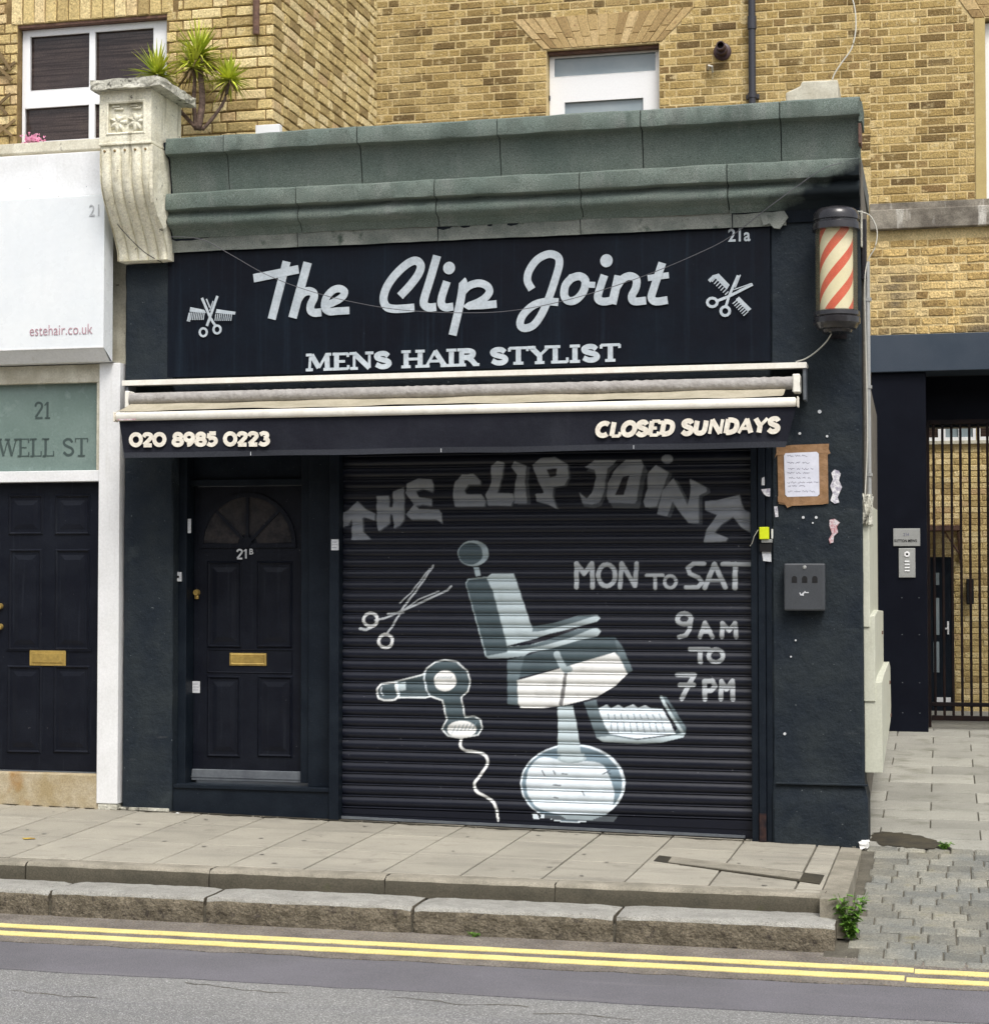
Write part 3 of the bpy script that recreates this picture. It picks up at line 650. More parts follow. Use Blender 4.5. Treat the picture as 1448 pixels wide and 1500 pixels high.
# green felt wrapped parapet: upper and lower runs of overlapping felt sheets
prof_up = [(.16,4.515),(.02,4.528),(-.17,4.514),(-.210,4.508),(-.223,4.496),(-.226,4.41),(-.222,4.398),(-.160,4.392),(-.145,4.37),(-.128,4.29),(-.112,4.21),(-.096,4.128)]
prof_lo = [(-.100,4.155),(-.172,4.144),(-.186,4.132),(-.188,4.090),(-.187,4.045),(-.183,4.033),(-.122,4.024),(-.120,4.012),(-.140,3.992),(-.150,3.970),(-.149,3.945),(-.136,3.928),(-.088,3.912),(-.078,3.900),(-.052,3.860)]
prof_st = [(-.050,3.876),(-.043,3.850),(-.036,3.81),(-.030,3.770)]
nz1 = lambda x, s: math.sin(x*3.1+s)*.45+math.sin(x*7.7+s*2.3)*.3+math.sin(x*17+s*5.1)*.25
def sooty(src):                          # black paint and soot spread over the corner above the right pillar
    m = src.copy(); m.name = 'sooted_corner_felt'; T = m.node_tree; N = T.nodes; L = T.links; b = N['Principled BSDF']
    old = b.inputs['Base Color'].links[0].from_socket; g = N.new('ShaderNodeNewGeometry')
    dp_ = N.new('ShaderNodeVectorMath'); dp_.operation = 'DOT_PRODUCT'; dp_.inputs[1].default_value = (.55, 0, -1.0); L.new(g.outputs['Position'], dp_.inputs[0])
    nz_ = N.new('ShaderNodeTexNoise'); nz_.inputs['Scale'].default_value = 9; nz_.inputs['Detail'].default_value = 6; L.new(g.outputs['Position'], nz_.inputs['Vector'])
    ad = N.new('ShaderNodeMath'); ad.operation = 'MULTIPLY_ADD'; ad.inputs[1].default_value = .28; L.new(nz_.outputs['Fac'], ad.inputs[0]); L.new(dp_.outputs['Value'], ad.inputs[2])
    mr = N.new('ShaderNodeMapRange'); mr.inputs[1].default_value = -1.36; mr.inputs[2].default_value = -1.22; L.new(ad.outputs[0], mr.inputs[0])
    mx_ = N.new('ShaderNodeMix'); mx_.data_type = 'RGBA'; L.new(mr.outputs[0], mx_.inputs['Factor']); L.new(old, mx_.inputs[6]); mx_.inputs[7].default_value = (.016,.021,.024,1)
    L.new(mx_.outputs[2], b.inputs['Base Color']); return m
felt_c = sooty(felt)
def felt_run(prof, cuts, name, mat, seed, amp=.006, lift=.0):
    for q, (a, b) in enumerate(zip(cuts, cuts[1:])):
        n = max(8, int((b-a)/.035)); vs = []; fs = []; m = len(prof)
        off = .004 if q % 2 else 0.; X = [a+.0005]+[a+.001+(b-a-.007)*i/n for i in range(n+1)]+[b-.0055]
        for e, x in enumerate(X):          # the first and last columns fold back as the cut edge of the sheet
            bk = .018 if e in (0, len(X)-1) else 0
            for k, (y, z) in enumerate(prof):
                rip = .0030*math.sin(x*41+k*1.7+seed)*max(0, math.sin(x*2.3+seed*3))+.0018*math.sin(x*73+k*2.9)*max(0, math.sin(x*3.7+seed+k*.3))
                vs.append((x, y-off-lift+bk+amp*nz1(x, seed+k*.30)+rip, z+amp*.7*nz1(x*1.3, seed+9+k*.25)))
        for i in range(len(X)-1):
            for k in range(m-1): fs.append((i*m+k, i*m+k+1, (i+1)*m+k+1, (i+1)*m+k))
        mb = MB().add(vs, fs); mats = [mat]
        if prof is prof_lo and q == len(cuts)-2: mats = [felt_c]
        shade(mb.build(name, mats, shop), 45)
up_cuts = [.40]+[at(px, 215-px*.06, -.17)[0] for px in (332, 527, 731, 940, 1143)]+[4.965]
lo_cuts = [.385]+[at(px, 290, -.14)[0] for px in (437, 639, 851, 1066)]+[4.957]
felt_run(prof_lo, lo_cuts, 'felt_sheet', felt, 1.)
felt_run(prof_up, up_cuts, 'felt_sheet', felt, 4.)
st_cuts = [.33]+[at(px, 350, -.03)[0] for px in (437, 642, 851, 1073)]+[4.50]
felt_run(prof_st, st_cuts, 'felt_strip', felt2, 7., .004)
MB().prism([(at(u,v,-.04)) for u, v in [(1112,314),(1118,330),(1127,327),(1133,334),(1142,335),(1154,318),(1148,308)]], -.045, -.030).build('torn_felt_flap', felt2, shop)
# end stop of the parapet and its solid core
core = [(.15,4.50),(-.195,4.485),(-.195,4.41),(-.12,4.38),(-.075,4.14),(-.155,4.115),(-.155,4.045),(-.095,4.01),(-.115,3.96),(-.06,3.90),(-.03,3.82),(-.02,3.79),(.15,3.79)]
mb = MB(); n = len(core)
mb.add([(.37,y,z) for y, z in core]+[(4.948,y,z) for y, z in core], [tuple(range(n)), tuple(range(2*n-1, n-1, -1))]+[(i, i+n, (i+1)%n+n, (i+1)%n) for i in range(n)])
mb.build('parapet', navy_b, shop)
MB().box(4.949, 4.972, -.19, .12, 4.36, 4.485).build('end_board', felt, shop, bevel=.004)
MB().box(4.949, 4.966, -.215, -.06, 4.22, 4.345).build('end_board', rustp, shop, bevel=.004)

MB().box(4.309, 4.351, -.0165, -.0125, -.09, .10).build('rust_patch', M('rust_bloom', (.05,.028,.024), (.015,.014,.018), 14, .3, 60, .8, .4, 50, spec=.1), shop)
# roof-top odds and ends seen over the parapet
sk = thing('roof_slab', (4.30, 1.6, 4.33), 'pale rounded concrete slab lying on the flat roof behind the right end of the green parapet', 'slab')
x0_, zt_ = at(1152, 140, 1.6); x1_, _ = at(1228, 140, 1.6); zt_ = at(1190, 124, 1.6)[1]
MB().prism([(x0_,4.33),(x1_,4.33),(x1_,zt_),(x1_-.25,zt_+.005),(x0_+.1,zt_-.03),(x0_,zt_-.07)], 1.5, 1.9).build('body', creamp, sk, bevel=.01)
wb = MB().box(at(377,186,.4)[0], at(412,186,.4)[0], .36, .42, 4.33, at(395,184,.4)[1]).build('white_board', upvc, bevel=.003)
tag(wb, 'short white plastic board lying behind the parapet under the brick corner', 'board')

# ---- doorway of the shop (21B)
DY = .22
MB().box(.372, .430, .10, .30, .0, 2.62).build('door_jamb', navy_b, shop, bevel=.004)
MB().box(1.236, 1.30, .15, .30, .19, 2.42).build('door_jamb', navy_b, shop, bevel=.004)
MB().box(1.300, 1.487, .12, .29, .17, 2.42).build('side_panel', navy_b, shop, bevel=.004)
MB().box(1.487, 1.553, .0, .30, -.03, 2.42).build('mullion', navy_b, shop, bevel=.004)
MB().box(.43, 1.30, .17, .31, 2.192, 2.235).build('door_head', navy_b, shop, bevel=.004)
MB().box(.43, 1.30, .21, .33, 2.235, 2.42).build('over_panel', navy_b, shop)
MB().box(.372, 1.487, .02, .33, -.05, .170).build('doorstep', navy_b, shop, bevel=.008)
MB().box(.385, 1.485, .008, .019, .150, .176).build('step_nosing', navy_b, shop, bevel=.003)
MB().box(4.262, 4.305, .0, .12, -.10, 2.42).build('shutter_guide', navy_b, shop, bevel=.004)
MB().box(4.308, 4.352, -.012, .15, -.10, 2.42).build('jamb_board', navy_b, shop, bevel=.004)
MB().box(4.354, 4.392, .004, .15, -.10, 2.42).build('jamb_board', navy_b, shop, bevel=.004)
dz0, dz1, dx0, dx1 = .205, 2.188, .434, 1.234
door = MB()
fan_c = (at(363, 797, DY)); fr_ = .335
door.box(dx0, dx1, DY, DY+.045, dz0, dz1)
door = door.build('door', navy_d, shop, bevel=.003)
def mould(mb, x0, x1, z0, z1, y, w_=.022, h=.012):
    """raised picture-frame moulding with a sloped section"""
    o = [(x0,z0),(x1,z0),(x1,z1),(x0,z1)]; m = [(x0+w_*.5,z0+w_*.5),(x1-w_*.5,z0+w_*.5),(x1-w_*.5,z1-w_*.5),(x0+w_*.5,z1-w_*.5)]; i_ = [(x0+w_,z0+w_),(x1-w_,z0+w_),(x1-w_,z1-w_),(x0+w_,z1-w_)]
    v = [(a,y,b) for a, b in o]+[(a,y-h,b) for a, b in m]+[(a,y-.001,b) for a, b in i_]
    mb.add(v, [(k, (k+1)%4, 4+(k+1)%4, 4+k) for k in range(4)]+[(4+k, 4+(k+1)%4, 8+(k+1)%4, 8+k) for k in range(4)])
def door_panel(x0, x1, z0, z1, y, parent, mat, raised=True):
    mb = MB(); mould(mb, x0, x1, z0, z1, y)
    if raised:
        a, b = .042, .075
        v = [(x0+a,y-.001,z0+a),(x1-a,y-.001,z0+a),(x1-a,y-.001,z1-a),(x0+a,y-.001,z1-a),(x0+b,y-.008,z0+b),(x1-b,y-.008,z0+b),(x1-b,y-.008,z1-b),(x0+b,y-.008,z1-b)]
        mb.add(v, [(k, (k+1)%4, 4+(k+1)%4, 4+k) for k in range(4)]+[(4,5,6,7)])
    return mb.build('door_panel', mat, parent)
for (u0, v0, u1, v1) in ((303,822,355,949),(376,822,429,949),(303,990,353,1109),(377,990,429,1109)):
    a = at(u0, v1, DY); b = at(u1, v0, DY); door_panel(a[0], b[0], a[1], b[1], DY, door, navy_d)
a = at(303, 987, DY); b = at(429, 950, DY); mb = MB(); mould(mb, a[0], b[0], a[1]+.005, b[1]-.006, DY, .012, .006); mb.build('middle_rail', navy_d, door)
# fanlight: arched moulding, four panes
N_ = 28; arc = lambda r: [(fan_c[0]+r*math.cos(math.pi*k/N_), fan_c[1]+r*math.sin(math.pi*k/N_)) for k in range(N_+1)]
mb = MB(); ribbon(mb, arc(fr_), .03, DY-.016, .016, 0.); ribbon(mb, [(fan_c[0]-fr_-.015, fan_c[1]-.01),(fan_c[0]+fr_+.015, fan_c[1]-.01)], .03, DY-.014, .014, 0.); mb.build('fanlight_frame', navy_d, door)
for q in range(4):
    a0, a1 = math.pi*(q+.04)/4, math.pi*(q+.96)/4; r0, r1 = .07, fr_-.012
    pts = [(fan_c[0]+r1*math.cos(a0+(a1-a0)*k/8), fan_c[1]+r1*math.sin(a0+(a1-a0)*k/8)) for k in range(9)]+[(fan_c[0]+r0*math.cos(a1-(a1-a0)*k/4), fan_c[1]+r0*math.sin(a1-(a1-a0)*k/4)) for k in range(5)]
    MB().prism(pts, DY-.006, DY-.001).build('fanlight_pane', M('reflection_tinted_glass', (.022,.023,.028), (.045,.042,.044), 9, .2, 60, .15, .05, 30), door)  # pane colour lightened to stand for a faint reflection
for q in (1, 2, 3):
    a0 = math.pi*q/4; mb = MB(); ribbon(mb, [(fan_c[0]+.03*math.cos(a0), fan_c[1]+.03*math.sin(a0)), (fan_c[0]+(fr_-.014)*math.cos(a0), fan_c[1]+(fr_-.014)*math.sin(a0))], .022, DY-.013-.001*q, .012, 0.); mb.build('glazing_bar', navy_d, door)
mb = MB(); disc(mb, fan_c[0], fan_c[1]+.016, .032, .032, DY-.019, .018); mb.build('fan_boss', navy_d, door)
a = at(346, 819, DY-.012)
glyphs('21', (a[0], a[1]), (a[0]+.085, a[1]), .070, DY-.012, 'door_number', stickm, door, wt=.17, serif=False)
word('B', a[0]+.092, a[1]+.032, DY-.010, .055, stickm, door, 'door_number', bold=.001)
def plate(mb, x0, x1, z0, z1, y): mb.box(x0, x1, y-.008, y, z0, z1, c=.002)
def letter_plate(x0, x1, z0, z1, y, parent):
    mb = MB(); plate(mb, x0, x1, z0, z1, y); o = mb.build('letter_plate', brass, parent)
    return o
a = at(336, 975, DY-.008); b = at(390, 957, DY-.008)
lp = letter_plate(a[0], b[0], a[1], b[1], DY-.001, door)
mb = MB(); mould(mb, a[0]+.004, b[0]-.004, a[1]+.004, b[1]-.004, DY-.0092, .016, .005); mb.box(a[0]+.028, b[0]-.028, DY-.013, DY-.0095, a[1]+.020, b[1]-.018, c=.001); mb.build('letter_flap', brass, door)
a = at(289, 868, DY); mb = MB(); mb.tube([(a[0],DY-.03,a[1]),(a[0],DY,a[1])], [.019,.022], 16); mb.box(a[0]-.014, a[0]+.014, DY-.018, DY-.001, a[1]-.045, a[1]-.018, c=.003); shade(mb.build('door_lock', brass, door), 50)
a = at(280, 1143, DY-.03); b = at(446, 1131, DY-.03)
MB().prism([(a[0], a[1]), (b[0], a[1]+.003), (b[0]-.012, b[1]), (a[0]+.004, b[1])], DY-.032, DY-.002).build('weather_board', sillm, door, bevel=.004)
MB().box(a[0], b[0], DY-.036, DY-.0325, a[1]+.022, a[1]+.028).build('weather_board', sillm, door)
def sticker(u0, v0, u1, v1, Y, label, mat=stickm, name='sticker', lines=0, parent=None):
    a = at(u0, v1, Y); b = at(u1, v0, Y)
    mb = MB().box(a[0], b[0], Y-.002, Y-.0004, a[1], b[1]); mats = [mat, inkm]
    for k in range(lines):
        z = b[1]-(b[1]-a[1])*(k+1)/(lines+1); mb.box(a[0]+.006, b[0]-.006-random.random()*.01, Y-.0026, Y-.0021, z-.0012, z+.0012, 1)
    return tag(mb.build(name, mats, parent), label, 'sticker') if not parent else mb.build(name, mats, parent)
sticker(282, 998, 293, 1015, DY-.001, 'small white label low on the left edge of the shop door 21B', lines=3)
sticker(485, 790, 496, 806, -.001, 'small white label on the post between door and roller shutter', lines=3)
sticker(275, 760, 280, 781, .099, 'narrow white label on the door jamb beside the fanlight')
bell = thing('door_bell', (at(262,845,.1)[0], .1, at(262,845,.1)[1]), 'small white door bell on the left jamb of door 21B, level with the lock', 'door bell')
a = at(258, 852, .09); b = at(266, 838, .09); MB().box(a[0], b[0], .078, .0995, a[1], b[1], c=.003).build('body', stickm, bell)
mb = MB(); disc(mb, (a[0]+b[0])/2, (a[1]+b[1])/2, .008, .008, .0745, .003, 12); mb.build('push_button', blackm, bell)

# ---- sign board over the shop
sign = thing('shop_sign', (2.36, 0, 2.93), 'wide black sign board with pale script words The Clip Joint above the awning', 'shop sign')
MB().box(.327, 4.392, -.004, .028, 2.925, 3.80).build('board', signm, sign)
def px_stroke(mb, pts, wpx, org, scl, Y, closed=False, sm=4, dy=.0011, thick=.005):
    P = [at(org[0]+p[0]/scl, org[1]+p[1]/scl, 0.) for p in pts]
    if sm: P = smooth_path(P, sm, closed)
    ribbon(mb, P, wpx/scl/222, Y, thick, dy, closed)
yb = [-.0095]
def nxt(): yb[0] -= .0; return yb[0]
A_ = ((360, 360), 1448/380.); B_ = ((680, 330), 1448/520.)
def wordmesh(strokes, dots, ref):
    mb = MB()
    for i, (pts, wd, sm, cl) in enumerate(strokes): px_stroke(mb, pts, wd, ref[0], ref[1], -.0095-.0013*(i % 7), cl, 4 if sm else 0)
    for (u, v, r) in dots:
        c_ = at(ref[0][0]+u/ref[1], ref[0][1]+v/ref[1], 0.); rr = r/ref[1]/222; disc(mb, c_[0], c_[1], rr*.96, rr*1.0, -.012, .006)
    return mb.build('lettering', lett, sign)
wordmesh([([(230,88),(147,410)],48,0,0), ([(46,182),(297,132)],48,0,0),
          ([(348,94),(264,403)],50,0,0), ([(292,305),(318,268),(350,254),(378,262),(384,290),(366,330),(366,362),(388,375),(424,372)],46,1,0),
          ([(436,336),(490,318),(540,288),(554,258),(526,240),(486,252),(450,296),(444,346),(470,368),(512,366),(581,362)],42,1,0)], [], A_)
wordmesh([([(862,282),(918,222),(964,160),(978,112),(952,84),(905,100),(840,158),(790,228),(770,294),(784,338),(820,352),(870,352),(942,346)],46,1,0),
          ([(1069,56),(1030,190),(1000,286),(996,326),(1022,345),(1064,342)],46,1,0), ([(1124,200),(1096,286),(1094,326),(1116,345),(1160,340)],44,1,0),
          ([(1208,196),(1214,215),(1196,330),(1156,500)],46,1,0), ([(1210,262),(1246,226),(1300,210),(1346,224),(1362,256),(1340,290),(1296,318),(1250,336),(1250,337)],42,1,0),
          ([(1248,336),(1324,334),(1402,326)],42,0,0)], [(1136,125,35)], A_)
wordmesh([([(276,262),(258,226),(266,184),(298,140),(344,118),(380,128),(388,158),(372,218),(344,300),(314,366),(282,408),(246,420),(228,404),(240,366),(284,326),(336,312),(384,314)],31,1,0),
          ([(438,216),(470,208),(494,226),(486,270),(456,304),(424,308),(408,284),(414,244),(438,216)],32,1,1), ([(480,214),(500,240),(534,244)],24,1,0),
          ([(572,204),(550,270),(546,300),(566,312),(600,308)],31,1,0), ([(630,206),(604,322)],34,0,0),
          ([(616,264),(644,222),(676,208),(702,222),(700,256),(684,290),(694,311),(742,308)],31,1,0), ([(808,154),(772,262),(764,296),(782,312),(830,306)],31,1,0), ([(748,216),(834,204)],24,0,0)], [(580,145,26)], B_)
glyphs('MENS HAIR STYLIST', at(449,544,0.), at(910,529.5,0.), .117, -.010, 'lettering', lett, sign, wt=.29, thin=.52)
a = at(1066, 354, 0.); word('21a', a[0], a[1], -.008, .115, lett, sign, bold=.002, ang=R(0), wide=.86)
def icon(strokes, polys, ref, name='emblem'):
    mb = MB(); k = 0
    for pts in polys: mb.prism([at(ref[0][0]+p[0]/ref[1], ref[0][1]+p[1]/ref[1], 0.) for p in pts], -.0075-.0004*k, -.003); k += 1
    for (pts, wd, cl) in strokes: px_stroke(mb, pts, wd, ref[0], ref[1], -.010-.0006*k, cl, 0, .0003, .006); k += 1
    return mb.build(name, lett, sign)
I1 = ((265,400), 1227/90.); I2 = ((1020,380), 1448/100.)
def comb1():
    st = [([(430,500),(600,900),(700,1060)],50,0), ([(740,460),(600,860),(530,1060)],52,0),([(520,520),(590,690)],26,0),([(655,560),(590,760)],20,0)]
    st += [(_pts(460,1185,72,80),44,1), (_pts(735,1130,72,80),44,1)]
    po = [[(195,680),(470,735),(510,800),(180,770)], [(720,720),(1095,775),(1085,830),(700,800)], [(125,960),(165,790),(205,800),(190,975)]]
    for i in range(9): x = 200+i*36; st.append(([(x,790),(x-25,940)],15,0))
    for i in range(9): x = 720+i*40; st.append(([(x,820),(x-18,960)],15,0))
    return st, po
def _pts(cx, cy, rx, ry): return [(cx+rx*math.cos(2*math.pi*k/12), cy+ry*math.sin(2*math.pi*k/12)) for k in range(13)]
icon(*comb1(), I1)
st = [([(880,340),(690,780),(620,1010)],52,0), ([(1190,530),(700,780),(420,890)],56,0), ([(930,330),(820,600)],24,0), ([(1170,510),(780,650)],18,0), (_pts(335,915,105,92),56,1), (_pts(610,1100,95,95),56,1)]
po = [[(340,340),(470,300),(700,540),(640,640)], [(900,790),(1160,1050),(1090,1110),(830,850)], [(240,440),(350,330),(390,380),(290,490)]]
for i in range(7): st.append(([(400+i*46,400+i*48),(330+i*46,480+i*46)],20,0))
for i in range(7): st.append(([(860+i*40,870+i*40),(770+i*38,950+i*42)],20,0))
icon(st, po, I2)

# ---- roller shutter with its painted mural
SY = .085; SX0, SX1 = 1.554, 4.262
shut = thing('roller_shutter', (2.9, SY, 0), 'black roller shutter painted with a white barber chair, scissors and hair dryer', 'roller shutter')
SH = []       # (kind, data, colour rgba)
def pc(pts, org=(0,0), s=1.): return np.array([at(org[0]+p[0]/s, org[1]+p[1]/s, SY) for p in pts])
def poly(pts, col, org=(0,0), s=1., smooth=False):
    P = pc(pts, org, s)
    if smooth: P = np.array(smooth_path(P, 4, True)[:-1])
    SH.append(('p', P, col))
def ell(cx, cy, rx, ry, col, org=(0,0), s=1.):
    SH.append(('p', pc([(cx+rx*math.cos(2*math.pi*k/36), cy+ry*math.sin(2*math.pi*k/36)) for k in range(36)], org, s), col))
def brush(pts, wpx, col, org=(0,0), s=1., sm=False):
    P = pc(pts, org, s)
    if sm: P = np.array(smooth_path(P, 5))
    SH.append(('l', (P, wpx/s/222/2), col))
GR = (.27,.29,.32,.92); GS = (.070,.078,.090,.9); TX = (.40,.43,.455,.95); TEAL = (.060,.088,.102,.95); TEAL2 = (.115,.155,.175,.95); LB = (.44,.52,.55,.98); LB2 = (.33,.40,.43,.97); WH = (.76,.77,.76,1); BG = (.70,.78,.84,.98); BLK = (.016,.016,.022,1); BLU = (.17,.24,.29,.97)
O1, S1 = (490,660), 1448/360.; O2, S2 = (830,660), 1448/290.
# graffiti name: shadows first, then faces
def graf(pts, org, s, sh=(16,10)):
    poly([(x+sh[0], y+sh[1]) for x, y in pts], GS, org, s); poly(pts, GR, org, s)
graf([(30,375),(85,350),(135,297),(185,345),(238,370),(238,412),(175,392),(165,400),(170,480),(215,522),(102,527),(104,405),(80,440),(35,455)], O1, S1, (10,4))
graf([(250,268),(322,265),(325,335),(345,335),(345,240),(408,217),(412,270),(412,405),(385,440),(352,458),(345,385),(330,370),(325,430),(262,475),(250,440)], O1, S1, (6,6))
graf([(428,195),(490,165),(570,168),(585,195),(580,245),(520,225),(480,240),(500,275),(572,285),(575,325),(520,318),(480,325),(500,345),(615,348),(630,368),(635,430),(600,405),(455,405),(420,375),(470,320),(420,250)], O1, S1, (6,8))
graf([(712,185),(750,142),(820,138),(862,180),(860,200),(790,200),(765,235),(780,258),(868,258),(892,300),(885,328),(712,330),(700,290),(700,225)], O1, S1, (8,6))
graf([(922,90),(960,62),(1000,70),(992,130),(975,200),(960,250),(1052,252),(1058,290),(1040,325),(905,322),(890,262),(925,190)], O1, S1, (8,6))
graf([(1040,95),(1060,62),(1130,90),(1122,180),(1135,310),(1060,312),(1060,230),(1075,140)], O1, S1, (22,8))
graf([(1165,85),(1215,45),(1300,38),(1372,80),(1380,160),(1355,205),(1290,215),(1285,270),(1312,345),(1255,315),(1190,300),(1185,255),(1235,250),(1200,180)], O1, S1, (12,6))
poly([(1250,110),(1312,105),(1305,150),(1268,158)], BLK, O1, S1)
graf([(130,122),(205,70),(362,72),(335,105),(300,130),(285,200),(275,300),(240,380),(185,395),(115,385),(92,305),(145,350),(185,310),(215,200),(205,140)], O2, S2, (14,26))
graf([(375,115),(430,70),(545,68),(562,110),(540,190),(510,370),(500,385),(310,380),(292,340),(300,240),(340,160)], O2, S2, (28,40))
poly([(412,190),(458,180),(438,250),(418,325),(355,325),(385,250)], BLK, O2, S2)
graf([(590,170),(650,105),(745,160),(720,230),(680,340),(660,410),(575,415),(560,370),(590,280)], O2, S2, (26,10)); ell(735, 62, 42, 34, GR, O2, S2)
graf([(700,290),(780,200),(835,300),(885,400),(905,300),(900,205),(1020,270),(1025,300),(965,330),(965,530),(890,530),(810,430),(775,370),(735,480),(660,465)], O2, S2, (26,10))
graf([(1010,430),(1012,370),(1100,362),(1262,322),(1275,380),(1300,435),(1338,452),(1340,600),(1275,560),(1215,485),(1130,540),(1080,600),(1180,640),(1160,665),(1000,670),(1020,580),(1100,470),(1020,440)], O2, S2, (6,6))
# opening hours
for pts, wd in (([(72,1000),(72,825),(128,900),(185,825),(190,1000)],34), ([(390,1000),(402,825),(500,990),(512,825)],32), ([(585,912),(705,912)],24), ([(645,912),(648,1008)],26),
                ([(1005,828),(930,826),(884,858),(900,900),(965,930),(990,965),(960,998),(872,1000)],30), ([(1010,1004),(1080,830),(1160,1000)],34), ([(1040,950),(1120,950)],22), ([(1140,830),(1338,832)],32), ([(1232,832),(1230,1005)],36)):
    brush(pts, wd, TX, O2, S2)
brush([(293+62*math.cos(2*math.pi*k/16), 912+80*math.sin(2*math.pi*k/16)) for k in range(17)], 32, TX, O2, S2)
brush([(757+42*math.cos(2*math.pi*k/16), 960+44*math.sin(2*math.pi*k/16)) for k in range(17)], 24, TX, O2, S2)
O3, S3 = (800,650), 1448/340.; O4, S4 = (740,920), 1448/400.
brush([(860+42*math.cos(2*math.pi*k/16), 1092+34*math.sin(2*math.pi*k/16)) for k in range(17)], 28, TX, O3, S3)
for pts in ([(905,1090),(892,1160),(870,1195),(828,1205)], [(958,1205),(990,1115),(1036,1205)], [(972,1172),(1022,1172)], [(1095,1205),(1098,1118),(1140,1165),(1178,1118),(1184,1205)]): brush(pts, 26, TX, O3, S3)
for pts in ([(980,112),(1078,112)], [(1032,112),(1034,182)], [(912,248),(1002,248),(968,310),(935,375)], [(925,302),(998,300)], [(1058,378),(1056,282),(1098,280),(1112,308),(1092,330),(1060,334)], [(1142,376),(1146,282),(1172,325),(1204,280),(1206,378)]): brush(pts, 24, TX, O4, S4)
brush([(1116+38*math.cos(2*math.pi*k/16), 147+34*math.sin(2*math.pi*k/16)) for k in range(17)], 22, TX, O4, S4)
# barber chair
O5, S5 = (660,780), 1448/280.
ell(172, 158, 118, 98, LB2, O5, S5); ell(152, 160, 92, 84, TEAL, O5, S5)
poly([(172,262),(212,262),(232,325),(195,335)], LB2, O5, S5)
poly([(112,380),(130,350),(270,335),(480,308),(610,700),(660,800),(430,860),(520,870),(640,860),(420,940),(285,955),(262,930)], LB2, O5, S5)
poly([(118,385),(140,358),(272,345),(320,440),(430,862),(640,850),(400,912),(275,935)], TEAL, O5, S5)
poly([(272,345),(310,312),(478,312),(612,705),(655,800),(432,858),(320,440)], LB, O5, S5)
poly([(278,940),(430,905),(620,895),(560,935),(430,952),(290,955)], LB2, O5, S5, )
poly([(430,965),(600,925),(960,800),(1240,790),(1300,860),(1378,1040),(1330,1060),(1270,930),(880,1010),(520,1100),(515,1310),(432,1300)], TEAL, O5, S5)
poly([(430,965),(560,940),(520,1100),(515,1310),(432,1300)], TEAL2, O5, S5)
poly([(1240,790),(1300,860),(1380,1045),(1330,1075),(1270,930)], TEAL2, O5, S5)
poly([(620,720),(780,690),(960,630),(1110,625),(1135,650),(1110,675),(960,715),(740,770),(650,800),(610,760)], LB, O5, S5)
poly([(620,712),(780,685),(960,632),(1100,628),(950,680),(700,745),(620,752)], TEAL2, O5, S5)
poly([(430,865),(600,850),(820,790),(960,730),(1110,722),(1140,750),(1115,785),(960,820),(760,880),(560,915),(430,912)], LB, O5, S5)
poly([(430,868),(640,845),(820,782),(960,732),(1080,725),(900,800),(700,858),(520,890),(430,890)], TEAL2, O5, S5)
poly([(650,812),(740,778),(960,715),(1060,700),(940,735),(820,780),(700,812)], BLK, O5, S5)
poly([(505,1120),(880,1015),(1240,908),(1275,940),(1340,1070),(1250,1160),(1110,1245),(960,1285),(860,1310),(700,1330),(530,1330),(512,1290)], WH, O5, S5)
poly([(860,1060),(885,1060),(868,1200),(850,1310),(820,1310),(838,1200)], (.20,.20,.20,.9), O5, S5)
brush([(805,920),(835,990),(870,1040),(900,1035)], 48, LB2, O5, S5)
poly([(810,1320),(925,1310),(945,1448),(970,1600),(990,1700),(810,1700),(815,1500)], LB, O5, S5)
O6, S6 = (740,1020), 1448/280.
poly([(595,45),(690,25),(705,90),(745,200),(790,285),(1000,325),(1250,300),(1310,240),(1240,60),(1165,0),(1215,0),(1290,110),(1370,240),(1365,290),(1200,350),(1000,360),(740,345),(690,310),(650,200)], TEAL2, O6, S6)
poly([(690,310),(800,300),(1000,330),(1280,295),(1365,270),(1350,310),(1180,350),(1000,360),(740,345)], LB, O6, S6)
poly([(705,90),(770,62),(800,90),(860,62),(895,88),(970,60),(1005,88),(1060,66),(1100,88),(1190,95),(1240,180),(1290,285),(1000,320),(790,285),(745,200)], BG, O6, S6)
for i in range(9): brush([(780+i*48,130+(i%2)*8),(785+i*50,170)], 7, BLU, O6, S6); brush([(800+i*48,200),(806+i*50,262+(i%2)*10)], 7, BLU, O6, S6)
brush([(1180,5),(1225,90),(1300,210),(1340,270)], 22, LB, O6, S6)
ell(512, 660, 398, 300, BG, O6, S6); ell(506, 662, 380, 288, BLU, O6, S6)
poly([(165,600),(200,520),(290,460),(500,500),(620,490),(740,520),(800,640),(825,740),(800,850),(700,900),(450,900),(260,850),(180,760),(160,680)], BG, O6, S6, True)
ell(505, 470, 110, 36, LB2, O6, S6)
poly([(398,85),(512,75),(540,200),(570,400),(575,440),(395,440),(400,250)], LB, O6, S6); poly([(420,430),(600,432),(590,480),(480,500),(420,480)], LB, O6, S6)
poly([(205,885),(245,885),(262,930),(215,930)], BG, O6, S6); poly([(280,890),(300,885),(300,920),(262,925)], BG, O6, S6)
poly([(300,900),(860,900),(820,955),(450,940),(300,925)], (.085,.10,.115,.95), O6, S6); poly([(400,890),(780,890),(660,935),(470,932)], LB2, O6, S6)
for pts in ([(280,560),(300,600)], [(365,560),(380,590)], [(430,585),(470,590)], [(365,670),(420,675)], [(580,720),(600,750)], [(740,590),(790,560)], [(800,590),(770,575)], [(370,765),(400,770)]): brush(pts, 8, (.05,.06,.08,.9), O6, S6)
